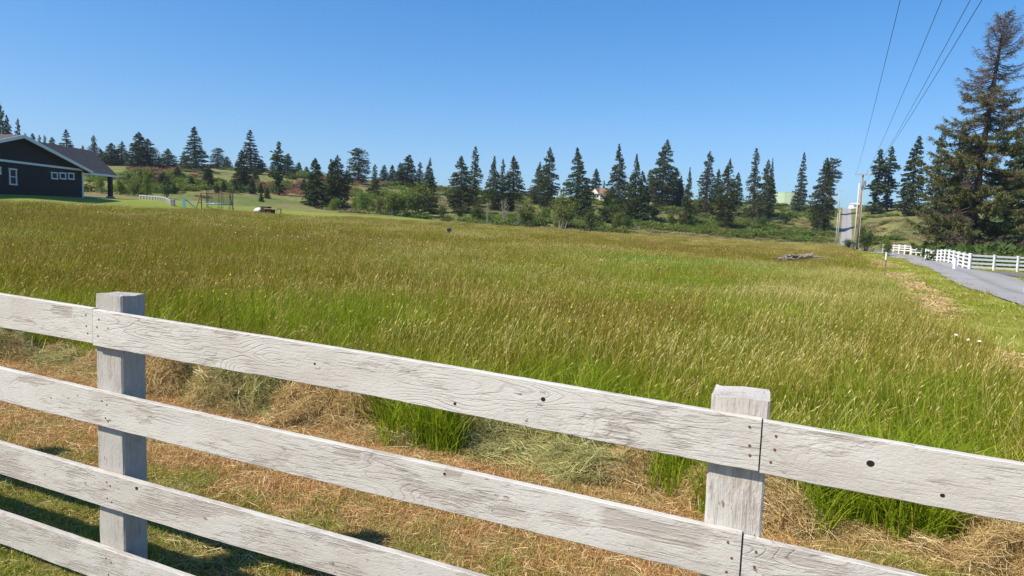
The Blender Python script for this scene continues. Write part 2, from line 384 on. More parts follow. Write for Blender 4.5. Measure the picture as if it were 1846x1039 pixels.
m = NT('navy_siding'); px_ = m.obj(); wv = m.n('ShaderNodeSeparateXYZ'); m.l(px_, wv.inputs[0])
bat = m.ramp(m.math('FRACT', m.math('MULTIPLY', wv.outputs[1], 2.5)), [(0, 1), (.1, 1), (.12, 0), (.98, 0), (1, 1)])
m.color(m.mix(m.noise(px_, 1.5, 3), (.013, .0135, .0155), (.019, .0195, .022))).rough(.75); m.bump(bat, .03); M['navy'] = m.m
m = NT('roof_shingle'); br = m.n('ShaderNodeTexBrick'); br.inputs['Scale'].default_value = 1.2; br.inputs['Mortar Size'].default_value = .02
m.l(m.mapv(m.obj(), (1, 1, 1), rot=(0, 0, math.pi/2)), br.inputs[0]); br.inputs['Color1'].default_value = (.075, .066, .066, 1); br.inputs['Color2'].default_value = (.125, .11, .108, 1); br.inputs['Mortar'].default_value = (.03, .03, .035, 1)
m.color(m.mix(m.noise(m.obj(), 9, 4), br.outputs[0], (.09, .08, .08))).rough(.9); M['shingle'] = m.m
M['trim'] = flat('house_trim', (.66, .68, .70), .6, .04)
M['glass'] = flat('window_glass', (.03, .045, .06), .08, .1)
M['concrete'] = flat('concrete', (.42, .41, .39), .9, .1)
M['darkwood'] = flat('dark_wood', (.055, .035, .025), .8, .2)
M['creamwall'] = flat('cream_wall', (.66, .62, .52), .8, .05)
M['brownroof'] = flat('brown_roof', (.20, .12, .085), .9, .15, 4)
M['tank'] = flat('green_tank_paint', (.40, .51, .36), .45, .06, 1)
M['tin'] = flat('pale_tin', (.50, .53, .56), .45, .08)
M['bluepl'] = flat('blue_plastic', (.10, .32, .62), .4, .05)
M['cyanpl'] = flat('turquoise_plastic', (.30, .62, .68), .4, .05)
M['redwood'] = flat('play_wood', (.17, .09, .055), .8, .2)
M['net'] = flat('black_netting', (.05, .05, .05), .9)
M['tanwood'] = flat('tan_wood', (.42, .27, .16), .8, .15)
M['whitepl'] = flat('white_plastic', (.75, .78, .8), .4, .04)
M['black'] = flat('black_plastic', (.025, .025, .028), .5, .1)
M['stake'] = flat('survey_stake', (.22, .16, .11), .85, .2)
M['rock'] = flat('grey_rock', (.33, .31, .28), .9, .2, 2, .05)
def mk_bark(name, a, b, sc=8):
    m = NT(name); m.color(m.mix(m.ramp(m.noise(m.mapv(m.obj(), (1, 1, .25)), sc, 5, .65), [(.35, 0), (.65, 1)]), a, b)).rough(.95)
    m.bump(m.noise(m.mapv(m.obj(), (1, 1, .3)), sc*2, 4), .03); return m.m
M['bark'] = mk_bark('conifer_bark', (.065, .05, .04), (.16, .125, .10))
M['darkbark'] = mk_bark('spruce_bark', (.03, .024, .020), (.085, .065, .055))
M['palebark'] = mk_bark('pale_bark', (.22, .20, .17), (.42, .40, .36))
M['drift'] = mk_bark('silvered_wood', (.09, .07, .055), (.36, .31, .265), 14)
def mk_foliage(name, stops, trans=.2, tint=(1.2, 1.2, .6), var=.35):
    m = NT(name); c = m.ramp(m.attr('rnd'), stops)
    q = m.n('ShaderNodeHueSaturation'); m.l(c, q.inputs['Color'])
    m.l(m.math('ADD', .5-.025, m.math('MULTIPLY', m.orand(), .05)), q.inputs['Hue'])
    m.l(m.math('ADD', 1-var*.5, m.math('MULTIPLY', m.orand(), var)), q.inputs['Value'])
    m.leafy(q.outputs[0], trans, tint); m.rough(.65); return m.m
M['fir'] = mk_foliage('fir_needles', [(0, (.022, .042, .016)), (.5, (.045, .075, .026)), (.85, (.085, .12, .04)), (1, (.14, .16, .06))], .25)
M['cedar'] = mk_foliage('cedar_sprays', [(0, (.026, .045, .016)), (.5, (.062, .088, .027)), (.85, (.115, .135, .042)), (1, (.19, .185, .075))])
M['spruce'] = mk_foliage('spruce_needles', [(0, (.022, .042, .022)), (.5, (.045, .075, .038)), (1, (.10, .13, .07))])
M['olive'] = mk_foliage('olive_needles', [(0, (.035, .045, .014)), (.5, (.08, .085, .024)), (.85, (.135, .13, .04)), (1, (.21, .18, .085))])
M['twig'] = mk_foliage('dead_twigs', [(0, (.055, .04, .032)), (.6, (.12, .085, .065)), (1, (.20, .15, .115))], .05, (1, 1, 1))
M['leaf'] = mk_foliage('alder_leaves', [(0, (.085, .13, .022)), (.5, (.15, .205, .036)), (1, (.27, .31, .08))], .4)
M['leafdark'] = mk_foliage('dark_leaves', [(0, (.035, .065, .015)), (.5, (.06, .10, .022)), (1, (.11, .15, .035))], .3)
M['brush'] = mk_foliage('brush_leaves', [(0, (.06, .095, .018)), (.5, (.12, .165, .03)), (1, (.22, .26, .06))], .35)
M['rust'] = mk_foliage('rusty_brush', [(0, (.12, .05, .035)), (.5, (.24, .105, .07)), (1, (.36, .20, .14))], .2, (1, 1, 1))
M['drybrush'] = mk_foliage('dry_brush', [(0, (.14, .11, .045)), (.5, (.26, .22, .10)), (1, (.42, .36, .18))], .2, (1, 1, 1))

# ------------------------------------------------------------------ setting lines in the ground plane
FA = Vector((-1.648, 2.772, 0)); FD = Vector((0.93288, -0.36018, 0)).normalized(); FN = Vector((-FD.y, FD.x, 0))   # fence line; FN points to the meadow
def edge_line(pix):
    P = [at(*p) for p in pix]; xs = np.array([p.x for p in P]); ys = np.array([p.y for p in P])
    b, a = np.polyfit(ys, xs, 1); return a, b
NEAR = edge_line([(1846, 554), (1740, 510), (1660, 482), (1612, 464)])
VE = [at(1846, 640)*.68, at(1760, 592)*.68, at(1690, 556)*.69, at(1640, 525)*.70, at(1600, 500)*.72, at(1560, 472)*.78, at(1535, 455)*.85]
vex = np.array([p.x for p in VE]); vey = np.array([p.y for p in VE])
RW = 3.6
_c = [atY(1526, 437, 150).x, atY(1526, 381, 285).x]
_ky = [-60, 78, 100, 150, 285, 340]; _kx = [NEAR[0]-60*NEAR[1], NEAR[0]+78*NEAR[1], NEAR[0]+99*NEAR[1]-1.2, _c[0]-RW/2, _c[1]-RW/2, _c[1]-RW/2+27]
_yy = np.arange(-60, 341, 1.0); _xx = np.interp(_yy, _ky, _kx); _xx[10:-10] = np.convolve(_xx, np.ones(21)/21, 'valid')
def road_x(y, s):     # s = 0 near edge, 1 far edge
    return np.interp(y, _yy, _xx)+s*RW
print('NEAR', NEAR, 'hill bearing x at 200', NEAR[0]+NEAR[1]*200, proj((float(road_x(200, .5)), 200, float(H(road_x(200, .5), 200)))))
def verge_x(y): return np.interp(y, vey, vex, left=vex[0]-(vey[0])*.0+0, right=vex[-1])+np.where(y > vey[-1], (y-vey[-1])*NEAR[1], 0)+np.where(y < vey[0], (y-vey[0])*.42, 0)
WIN = [at(0, 640), at(150, 652), at(300, 690), at(480, 730), at(640, 760), at(800, 790), at(1000, 830), at(1150, 860), at(1400, 930), at(1640, 975), at(1800, 1010)]
wx = np.array([p.x for p in WIN]); wy = np.array([p.y for p in WIN])
print('WIN', [(round(p.x, 2), round(p.y, 2)) for p in WIN])
def fdist(x, y): return (x-FA.x)*FN.x+(y-FA.y)*FN.y         # metres beyond the fence
def salong(x, y): return (x-FA.x)*FD.x+(y-FA.y)*FD.y
ws = salong(wx, wy); wq = fdist(wx, wy)
print('windrow s', ws.round(2), 'q', wq.round(2))
def wcent(s): return np.interp(s, ws, wq)
EDGE_PX = [(-200, 352), (0, 361), (160, 370), (340, 380), (500, 391), (640, 397), (860, 408), (1000, 415), (1200, 425), (1400, 440), (1520, 446)]
# far edge of the tall grass, in bearing/depth form
et = []; ey = []
for (u, v), Y in zip(EDGE_PX, [44, 50, 57, 78, 88, 104, 114, 116, 116, 114, 112]):
    d = ray(u, v); et.append(d[0]/d[1]); ey.append(Y)
def meadow_edge(t): return np.interp(t, et, ey)
def in_meadow(x, y, jit=0):
    t = x/np.maximum(y, .1)
    s = salong(x, y); q = fdist(x, y)
    n = (fbm(x*.9, y*.9)-.5)*.7
    return (y < meadow_edge(t)+jit*2) & (q > wcent(s)+.38+n) & (x < verge_x(y)+n*1.2) & (q > .3)

# ------------------------------------------------------------------ ground sheet
def build_ground():
    na = 900; a0 = np.linspace(rad(-52), rad(52), 760); a1 = np.linspace(rad(52), rad(308), na-760+2)[1:-1]
    ang = np.concatenate([a0, a1]); na = len(ang)
    r = [0.25]
    while r[-1] < 3500: r.append(r[-1]*(1.018 if r[-1] < 330 else 1.12))
    r = np.array(r); nr = len(r)
    A, Rr = np.meshgrid(ang, r); X = Rr*np.sin(A); Y = Rr*np.cos(A); Z = H(X, Y)
    far = sstep(Rr, 500, 1200); Z = Z*(1-far)+(-6)*far
    q = fdist(X, Y); s = salong(X, Y)
    dirt = (Rr < 12)
    Z = Z+np.where(dirt, (fbm(X*3, Y*3)-.5)*.05, 0)
    V = np.concatenate([[[0, 0, float(H(0, 0))]], np.stack([X.ravel(), Y.ravel(), Z.ravel()], 1)])
    f = []
    idx = 1+np.arange(nr*na).reshape(nr, na)
    a = idx[:-1]; b = idx[1:]
    quads = np.stack([a, np.roll(a, -1, 1), np.roll(b, -1, 1), b], -1).reshape(-1, 4)
    tris = [(0, int(idx[0, (i+1) % na]), int(idx[0, i])) for i in range(na)]
    me = bpy.data.meshes.new('ground')
    me.from_pydata(V.tolist(), [], [tuple(q_[::-1]) for q_ in quads.tolist()]+tris)
    x, y = V[:, 0], V[:, 1]; t = x/np.maximum(y, .1); qq = fdist(x, y); ss = salong(x, y); front = y > 0
    n = (fbm(x*.5, y*.5)-.5)
    mown = sstep(-(qq-wcent(ss)), -.35, -.1)*(np.hypot(x, y) < 40)
    edge = meadow_edge(t)
    beyond = sstep(y-edge, -.5, .5)*front
    hillf = np.interp(t, TT, TF)
    lawn = beyond*sstep(-(y-(hillf-3+n*5+12*sstep(t, -.48, -.32))), -3, 0)*sstep(-t, .03, .09)
    hill = sstep(y-hillf, -8+0*n, 4)*front*(1-lawn)
    hill = np.where((t < -.08), (1-lawn)*beyond, np.maximum(hill, beyond*(t < .52)))
    straw = np.exp(-((y-(hillf+2+n*10))/7)**2)*sstep(t, .03, .12)*sstep(-t, -.52, -.48)*front
    verge = sstep(x-verge_x(y), -.4, .4)*(y > -50)*(y < 135)*(1-sstep(x-verge_x(y), 60, 120))
    verge = verge*(1-sstep(y, 95, 110)); hill = hill*(1-verge)
    green = .7*sstep(-qq, -1.1, -.4)
    za = np.stack([mown, lawn, verge*(1-mown), np.ones_like(x)], 1); zb = np.stack([hill, straw, green, np.ones_like(x)], 1)
    for nm, z in (('zonea', za), ('zoneb', zb)):
        at_ = me.color_attributes.new(nm, 'FLOAT_COLOR', 'POINT'); at_.data.foreach_set('color', z.astype(np.float32).ravel())
    me.polygons.foreach_set('use_smooth', [True]*len(me.polygons)); me.materials.append(M['ground']); me.update()
    o = bpy.data.objects.new('ground', me); COL.objects.link(o); tag(o, kind='structure')
build_ground()

def strip(name, ctr, wid, mat, lift, ncross=7, kind='structure'):
    """ribbon draped on the terrain; ctr list of (x,y)"""
    ctr = np.array(ctr); V = []; ac = []
    for i, p in enumerate(ctr):
        t = ctr[min(i+1, len(ctr)-1)]-ctr[max(i-1, 0)]; t /= np.linalg.norm(t); nn = np.array([t[1], -t[0]])
        wd = wid if np.isscalar(wid) else wid[i]
        for j in range(ncross):
            f = j/(ncross-1); jj = (fbm(p[0]*.8+j, p[1]*.8)-.5)*.35*(j in (0, ncross-1))
            q = p+nn*((f-.5)*wd+jj); V.append((q[0], q[1], float(H(q[0], q[1]))+lift)); ac.append(f)
    F_ = [(i*ncross+j, i*ncross+j+1, (i+1)*ncross+j+1, (i+1)*ncross+j) for i in range(len(ctr)-1) for j in range(ncross-1)]
    me = bpy.data.meshes.new(name); me.from_pydata([tuple(v) for v in V], [], F_); me.materials.append(mat)
    a = me.attributes.new('across', 'FLOAT', 'POINT'); a.data.foreach_set('value', np.array(ac, np.float32))
    me.polygons.foreach_set('use_smooth', [True]*len(F_)); me.update()
    o = bpy.data.objects.new(name, me); COL.objects.link(o); tag(o, kind=kind); return o
ys = np.concatenate([np.arange(-30, 60, .7), np.arange(60, 300, 1.5)])
strip('road', [(road_x(y, .5), y) for y in ys], np.interp(ys, [0, 105, 150, 300], [RW, RW, 2.5, 3.1]), M['asphalt'], .045)
# gravel drive branching right in front of the white paddock fence
g0 = at(1740, 490)
p1 = at(1700, 493); p2 = at(1760, 497); p3 = at(1846, 494)
drv = [(float(road_x(43.5, .7))+k*1.0, 43.5-k*.06) for k in range(0, 40)]
strip('driveway', drv, 8.5, M['gravel'], .03, 7)

# ------------------------------------------------------------------ weathered board fence in front
def build_front_fence():
    root = empty('board_fence', (FA.x, FA.y, 0), 'weathered white four-rail board fence crossing the foreground, paint peeling off the grain', 'fence', rz=math.atan2(FD.y, FD.x))
    slope = (1.13296-1.22225)/2.4784
    z0 = 1.22225
    def ztop(s): return z0+slope*s
    rng = random.Random(3)
    # posts; local x along fence, local y towards the meadow, rail front face at y = 0
    for i, s in enumerate((-2.46, -0.045, 2.475, 4.92)):
        mb = MB(); zt = ztop(s)+(.064 if i < 2 else .042); zb = -.5
        w2, d2 = (.152 if i < 2 else .158), (.118 if i < 2 else .15); n = 26
        V = []; Fc = []
        for k in range(n+1):
            z = zb+(zt-zb)*k/n; b = .006
            for (px, py) in ((-w2/2+b, 0), (0, 0), (w2/2-b, 0), (w2/2, b), (w2/2, d2/2), (w2/2, d2-b), (w2/2-b, d2), (0, d2), (-w2/2+b, d2), (-w2/2, d2-b), (-w2/2, d2/2), (-w2/2, b)):
                V.append((px+rng.uniform(-1, 1)*.0012, py+rng.uniform(-1, 1)*.0008+.0265, z+(rng.uniform(-1, 1)*.0045-abs(px)*.05*(i == 1) if k == n else 0)))
        for k in range(n):
            for j in range(12): Fc.append((k*12+j, k*12+(j+1) % 12, k*12+12+(j+1) % 12, k*12+12+j))
        V.append((0, d2/2+.0265, zt+.002)); Fc += [(n*12+j, n*12+(j+1) % 12, len(V)-1) for j in range(12)]
        mb.add(V, Fc, 0, i*.31+.1)
        p = mb.build('post', M['post_grey'] if i < 2 else M['post'], root, loc=(s, 0, 0))
        for q in (p,):
            q.rotation_euler = (0, rad([.3, .2, -.4, .5][i]), 0)
    # rails: (s0, s1, drop of top edge, worn, sag)
    rails = [(-2.45, -.10, 0.0, 0), (-.096, 2.528, 0.0, 0), (2.532, 4.95, 0.004, 0),
             (-2.45, 2.498, .343, 0), (2.503, 4.95, .352, 1),
             (-2.45, 2.49, .690, 1), (2.495, 4.95, .70, 0),
             (-2.45, 2.49, 1.03, 1), (2.495, 4.95, 1.035, 0)]
    for i, (a, b, dr, worn) in enumerate(rails):
        mb = MB(); L = b-a; n = int(L/.05); hh = .150; th = .0255; V = []; Fc = []
        ph = rng.uniform(0, 6)
        for k in range(n+1):
            s = a+L*k/n; zt = ztop(s)-dr+.0025*math.sin(s*2.1+ph)+rng.uniform(-1, 1)*.0006
            zb = zt-hh+.0018*math.sin(s*3.3+ph*2)+rng.uniform(-1, 1)*.0010; b_ = .0022; y = .0012*math.sin(s*1.7+ph)
            cs = [(y, zt-b_), (y+b_, zt), (y+th-b_, zt), (y+th, zt-b_), (y+th, (zt+zb)/2), (y+th, zb+b_), (y+th-b_, zb), (y+b_, zb), (y, zb+b_), (y, (zt+zb)/2)]
            for yy, zz in cs: V.append((s-a, yy, zz-z0))
        m10 = 10
        for k in range(n):
            for j in range(m10): Fc.append((k*m10+j, k*m10+m10+j, k*m10+m10+(j+1) % m10, k*m10+(j+1) % m10))
        Fc.append(tuple(range(m10))); Fc.append(tuple(n*m10+j for j in range(m10-1, -1, -1)))
        mb.add(V, Fc, 0, i*.137+.05)
        o = mb.build('rail', M['board_worn'] if worn else M[{0: 'board_a', 3: 'board_b'}.get(i, 'board')], root, loc=(a, 0, z0))
        # nails at the posts, knots
        def disc(name, s, dz, r, mat, rz=1.0, h=.0015):
            nb = MB(); V = []; k = 10
            zz = ztop(s)-dr-dz-z0
            yy = .0012*math.sin(s*1.7+ph)
            for rr, dy in ((r, .0006), (r*.85, -h)):
                for j in range(k): V.append((s-a+rr*math.cos(6.283*j/k)*rz, yy+dy, zz+rr*math.sin(6.283*j/k)))
            nb.add(V, [(j, (j+1) % k, k+(j+1) % k, k+j) for j in range(k)]+[tuple(range(k, 2*k))], 0)
            return nb.build(name, mat, o)
        for sp in (-2.46, -.045, 2.475, 4.92):
            for e in ((a, 1), (b, -1)):
                if abs(e[0]-sp) < .12:
                    for dz in (.035, .078, .115): disc('nail', e[0]+e[1]*(.026+rng.uniform(-.006, .012)), dz+rng.uniform(-.008, .008), .0042, M['nail'])
            if a+.15 < sp < b-.15:
                for dz in (.04, .11): disc('nail', sp+rng.uniform(-.02, .02), dz, .0042, M['nail']); disc('nail', sp+.03+rng.uniform(-.01, .01), dz+.012, .0042, M['nail'])
        kn = {1: [(1.02, .067, .0045), (1.58, .118, .0055), (1.885, .052, .0075)], 2: [(2.805, .068, .0095), (2.975, .118, .0055)], 3: [(1.55, .02, .005)], 5: [(.14, .03, .008)]}.get(i, [])
        for (s, dz, r) in kn: disc('knot', s, dz, r, M['hole'], 1.15, .0009)
build_front_fence()

# ------------------------------------------------------------------ scatter with geometry nodes (stuff only)
def proto_col(name, meshes):
    c = bpy.data.collections.new(name)
    for i, me in enumerate(meshes):
        o = bpy.data.objects.new(me.name, me); c.objects.link(o)
    return c
def scatter(name, label, pts, scl, rot, coll, seed=0, pick=None):
    """one object whose points carry instanced tufts"""
    me = bpy.data.meshes.new(name); n = len(pts); me.vertices.add(n); me.vertices.foreach_set('co', np.asarray(pts, np.float32).ravel())
    a = me.attributes.new('scl', 'FLOAT_VECTOR', 'POINT'); a.data.foreach_set('vector', np.asarray(scl, np.float32).ravel())
    a = me.attributes.new('rot', 'FLOAT_VECTOR', 'POINT'); a.data.foreach_set('vector', np.asarray(rot, np.float32).ravel())
    k = len(coll.objects); a = me.attributes.new('pick', 'INT', 'POINT'); a.data.foreach_set('value', (np.random.RandomState(seed).randint(0, k, n) if pick is None else pick).astype(np.int32))
    o = bpy.data.objects.new(name, me); COL.objects.link(o)
    g = bpy.data.node_groups.new(name+'_nodes', 'GeometryNodeTree')
    g.interface.new_socket('Geometry', in_out='INPUT', socket_type='NodeSocketGeometry'); g.interface.new_socket('Geometry', in_out='OUTPUT', socket_type='NodeSocketGeometry')
    N = g.nodes; gi = N.new('NodeGroupInput'); go = N.new('NodeGroupOutput'); ip = N.new('GeometryNodeInstanceOnPoints'); ci = N.new('GeometryNodeCollectionInfo')
    ci.inputs['Collection'].default_value = coll; ci.inputs['Separate Children'].default_value = True; ci.inputs['Reset Children'].default_value = True
    ip.inputs['Pick Instance'].default_value = True
    def na(nm, ty):
        q = N.new('GeometryNodeInputNamedAttribute'); q.data_type = ty; q.inputs['Name'].default_value = nm; return q.outputs['Attribute']
    L = g.links.new
    L(gi.outputs[0], ip.inputs['Points']); L(ci.outputs[0], ip.inputs['Instance']); L(na('pick', 'INT'), ip.inputs['Instance Index'])
    e2r = N.new('FunctionNodeEulerToRotation'); L(na('rot', 'FLOAT_VECTOR'), e2r.inputs[0]); L(e2r.outputs[0], ip.inputs['Rotation'])
    L(na('scl', 'FLOAT_VECTOR'), ip.inputs['Scale']); L(ip.outputs[0], go.inputs[0])
    md = o.modifiers.new('scatter', 'NODES'); md.node_group = g
    tag(o, label, kind='stuff'); return o

def tuft(name, rs, nb, rad_, h0, h1, wd, lean=.25, ns=0, hs=(.7, .9), headlen=.07, headw=.008, mats=('blade', 'seed'), segs=3, wind=(.22, .03), splay=.35):
    V = []; Fc = []; mi = []; R_ = []
    def blade(px, py, h, w_, az, ln, m, r):
        n0 = len(V); dx, dy = math.cos(az), math.sin(az); ux, uy = -math.sin(az), math.cos(az)
        fa = rs.uniform(0, math.pi); ux, uy = math.cos(fa), math.sin(fa)
        for k in range(segs):
            t = k/segs; ww = w_*(1-.55*t)
            cx = px+dx*ln*h*t*t+wind[0]*h*t*t; cy = py+dy*ln*h*t*t+wind[1]*h*t*t; cz = h*t*(1-.18*ln*t*2)
            V.append((cx-ux*ww/2, cy-uy*ww/2, cz)); V.append((cx+ux*ww/2, cy+uy*ww/2, cz))
        V.append((px+dx*ln*h+wind[0]*h, py+dy*ln*h+wind[1]*h, h*(1-.36*ln)))
        for k in range(segs-1): Fc.append((n0+2*k, n0+2*k+1, n0+2*k+3, n0+2*k+2)); mi.append(m)
        Fc.append((n0+2*segs-2, n0+2*segs-1, n0+2*segs)); mi.append(m); R_.extend([r]*(2*segs+1))
    for i in range(nb):
        a = rs.uniform(0, 6.283); q = rad_*math.sqrt(rs.uniform()); h = rs.uniform(h0, h1)
        blade(q*math.cos(a), q*math.sin(a), h, wd*rs.uniform(.6, 1.3), rs.uniform(0, 6.283), splay*rs.uniform(.2, 1.6), 0, rs.uniform())
    for i in range(ns):
        a = rs.uniform(0, 6.283); q = rad_*math.sqrt(rs.uniform()); h = rs.uniform(*hs); az = rs.uniform(0, 6.283); ln = splay*.4*rs.uniform(0, 1.3)
        px, py = q*math.cos(a), q*math.sin(a); r = rs.uniform()
        P = []
        for t in (0, .5, .85, 1.0):
            P.append(np.array([px+math.cos(az)*ln*h*t*t+wind[0]*1.3*h*t*t, py+math.sin(az)*ln*h*t*t+wind[1]*h*t*t, h*t*(1-.1*t)]))
        sw = max(.0012, headw*.18)
        n0 = len(V)
        fa = rs.uniform(0, math.pi); u = np.array([math.cos(fa), math.sin(fa), 0])*sw
        for p in P: V.append(tuple(p-u)); V.append(tuple(p+u))
        for k in range(3): Fc.append((n0+2*k, n0+2*k+1, n0+2*k+3, n0+2*k+2)); mi.append(0 if r < .5 else 1)
        R_.extend([r*.8]*8)
        # seed head spindle
        d = P[3]-P[2]; d = d/np.linalg.norm(d); d = d+np.array([wind[0]*.9, wind[1], -.15]); d /= np.linalg.norm(d)
        b = np.cross(d, [0, 0, 1.]); b /= np.linalg.norm(b)+1e-9; c = np.cross(d, b); hl = headlen*rs.uniform(.6, 1.3); hw = headw*rs.uniform(.7, 1.3)
        n0 = len(V); c0 = P[3]
        V.append(tuple(c0-d*.01)); 
        for j in range(3): th = 2.094*j; V.append(tuple(c0+d*hl*.4+hw*(math.cos(th)*b+math.sin(th)*c)))
        V.append(tuple(c0+d*hl))
        for j in range(3): Fc.append((n0, n0+1+j, n0+1+(j+1) % 3)); Fc.append((n0+4, n0+1+(j+1) % 3, n0+1+j)); mi.extend([1, 1])
        R_.extend([min(1, max(0, r+rs.uniform(-.1, .1)))]*5)
    me = bpy.data.meshes.new(name); me.from_pydata([tuple(map(float, v)) for v in V], [], Fc)
    for q in mats: me.materials.append(M[q])
    me.polygons.foreach_set('material_index', mi)
    at_ = me.attributes.new('rnd', 'FLOAT', 'POINT'); at_.data.foreach_set('value', np.array(R_, np.float32)); me.update(); return me

rs = np.random.RandomState(11)
def wedge(n, y0, y1, t0=-.86, t1=.9, p=1.0):
    """points inside the camera's wedge (plus margin), uniform in area"""
    y = np.sqrt(rs.uniform(0, 1, n)*(y1**2-y0**2)+y0**2); t = rs.uniform(t0, t1, n); return y*t, y
def place(x, y, s0, s1, zr=None, tilt=.08, rotz=6.283, hmul=None, sink=.02):
    n = len(x); s = rs.uniform(s0, s1, n); sz = s*rs.uniform(.85, 1.15, n)
    if hmul is not None: sz = sz*hmul
    P = np.stack([x, y, H(x, y)-sink], 1); S = np.stack([s, s, sz], 1)
    R_ = np.stack([rs.uniform(-tilt, tilt, n), rs.uniform(-tilt, tilt, n), rs.uniform(-rotz/2, rotz/2, n)], 1); return P, S, R_
def hmap(x, y):   # uneven sward height
    return .52+.60*fbm(x*.35, y*.35)+.28*(fbm(x*1.3+5, y*1.3)-.5)
# near meadow
FAM = dict(olive=('blade', 'seed', 1.0, 1.0), green=('blade_green', 'seed', .35, 1.06), tan=('blade', 'seed_tan', 1.5, .97), brown=('blade_brown', 'seed_brown', 1.1, .97))
ORD = ['olive', 'olive', 'olive', 'green', 'green', 'green', 'tan', 'tan', 'brown', 'brown']
def lod(cname, nb, R0, h, wd, ns, hs, hl, hw, segs, wind):
    L = []
    for i, f in enumerate(ORD):
        a, b, k, hk = FAM[f]
        L.append(tuft('%s_%s_tuft' % (cname, f), rs, nb, R0, h[0]*hk, h[1]*hk, wd*(1.25 if f == 'green' else 1), ns=int(ns*k), hs=hs, headlen=hl, headw=hw, segs=segs, wind=(wind*rs.uniform(.4, 1.5), rs.uniform(-.04, .06)), splay=.5, mats=(a, b)))
    c = bpy.data.collections.new(cname)
    for i, me in enumerate(L):
        o = bpy.data.objects.new('%02d_%s' % (i, me.name), me); c.objects.link(o)
    return c
cA = lod('near', 58, .15, (.22, .62), .0050, 9, (.34, .70), .040, .0030, 3, .12)
cB = lod('mid', 170, .38, (.24, .58), .0070, 36, (.32, .64), .038, .0033, 2, .11)
cC = lod('far', 330, .85, (.22, .48), .015, 120, (.28, .54), .05, .0065, 2, .10)
LEAN = 1.5
def pell(u, v0, v1, hwpx):
    c = at(u, (v0+v1)/2); a = at(u, v1); b = at(u, v0); k = .72
    return c.x*k, c.y*k, hwpx*c.y*k/FPX, max(.5, (b.y-a.y)*k/2), c.x/c.y
REG = dict(green=[pell(1180, 449, 494, 235), pell(430, 492, 560, 210), pell(690, 520, 575, 110), pell(1010, 610, 730, 260), pell(1640, 640, 860, 230), pell(1350, 530, 575, 170), pell(900, 545, 580, 110), pell(80, 455, 520, 130)],
           tan=[pell(860, 444, 474, 250), pell(1250, 496, 520, 360), pell(780, 575, 622, 330), pell(1500, 480, 520, 150), pell(1330, 590, 640, 230), pell(1480, 690, 760, 150)],
           brown=[pell(300, 372, 440, 520), pell(1150, 535, 560, 220), pell(1250, 432, 450, 300), pell(150, 470, 500, 200), pell(650, 480, 510, 200)])
def region(x, y):
    n = len(x); sc = {'olive': np.full(n, .66)+rs.normal(0, .17, n)}
    for i, (k, E_) in enumerate(REG.items()):
        v = .55*fbm(x*.22+i*31, y*.22+i*7)+.35*fbm(x*.8+i*11, y*.8+i*3)+rs.normal(0, .12, n)
        for cx, cy, rx_, ry_, tt in E_:
            dy = (y-cy)/ry_; dx = (x-cx-tt*(y-cy))/rx_; wob = (fbm(x*.35+cx, y*.35)-.5)*1.2
            v = v+{'green': .42, 'tan': .36, 'brown': .39}[k]*np.exp(-np.clip(np.hypot(dx, dy)+wob, 0, 9)**3)
        sc[k] = v
    S_ = np.stack([sc['olive'], sc['green'], sc['tan'], sc['brown']]); return S_.argmax(0)
BASE = np.array([0, 3, 6, 8]); CNT = np.array([3, 3, 2, 2])
def meadow(name, label, n, y0, y1, coll, s0, s1, seed):
    x, y = wedge(n, y0, y1); k = in_meadow(x, y); x, y = x[k], y[k]; ty = region(x, y)
    pick = BASE[ty]+(rs.uniform(size=len(x))*CNT[ty]).astype(int)
    dq = fdist(x, y)-wcent(salong(x, y)); ed = .5+.5*sstep(dq, .2, 2.4)
    return scatter(name, label, *place(x, y, s0, s1, rotz=LEAN*2, hmul=hmap(x, y)*ed), coll, seed, pick=pick)
meadow('meadow_grass', 'tall seeding meadow grass just behind the hay windrow', 6600, 3.2, 11, cA, .8, 1.3, 1)
meadow('meadow_grass', 'tall brown and green meadow grass in the middle of the field', 9500, 9.5, 33, cB, .8, 1.25, 2)
meadow('meadow_grass', 'far part of the brownish meadow up to the treeline', 11500, 30, 118, cC, .8, 1.3, 3)
# coarse green clumps: along the windrow and in the lush patch
cG = proto_col('green_tussock', [tuft('green_tussock', rs, 70, .16, .35, .75, .009, ns=0, mats=('blade_green',), splay=.55, wind=(.10, .0)) for i in range(4)])
sx = []; sy = []
for (u, v, n, sp) in [(735, 795, 5, .25), (795, 812, 6, .06), (700, 775, 2, .2), (1180, 845, 8, .3), (1230, 872, 8, .3), (1560, 920, 18, .4), (1500, 935, 9, .35), (1680, 930, 13, .45), (1300, 900, 8, .3), (1440, 900, 16, .3), (60, 620, 12, .8), (1640, 960, 16, .3)]:
    p = at(u, v); a = rs.normal(0, sp, (n, 2)); sx += list(p.x+a[:, 0]); sy += list(p.y+a[:, 1]*.6)
a_, b_ = wedge(900, 4, 14, -.4, .9); k = in_meadow(a_, b_) & (fbm(a_*.5+3, b_*.5) > .56); sx += list(a_[k]); sy += list(b_[k])
sx = np.array(sx); sy = np.array(sy)
scatter('tall_grass', 'lush green uncut grass clumps poking through the hay windrow', *place(sx, sy, .6, 1.05), cG, 4)
cH = proto_col('lush_tussock', [tuft('lush_tussock', rs, 150, .5, .22, .52, .016, ns=0, mats=('blade_lush',), splay=.5, segs=2) for i in range(3)])
a = rs.normal(0, 1, (560, 2)); sy = GREEN_P.y*.76+a[:, 1]*2.4; sx = (GREEN_P.x/GREEN_P.y+.01)*sy+a[:, 0]*3.8
k = in_meadow(sx, sy); scatter('tall_grass', 'lush bright green grass patch far out in the meadow', *place(sx[k], sy[k], .7, 1.1), cH, 5)

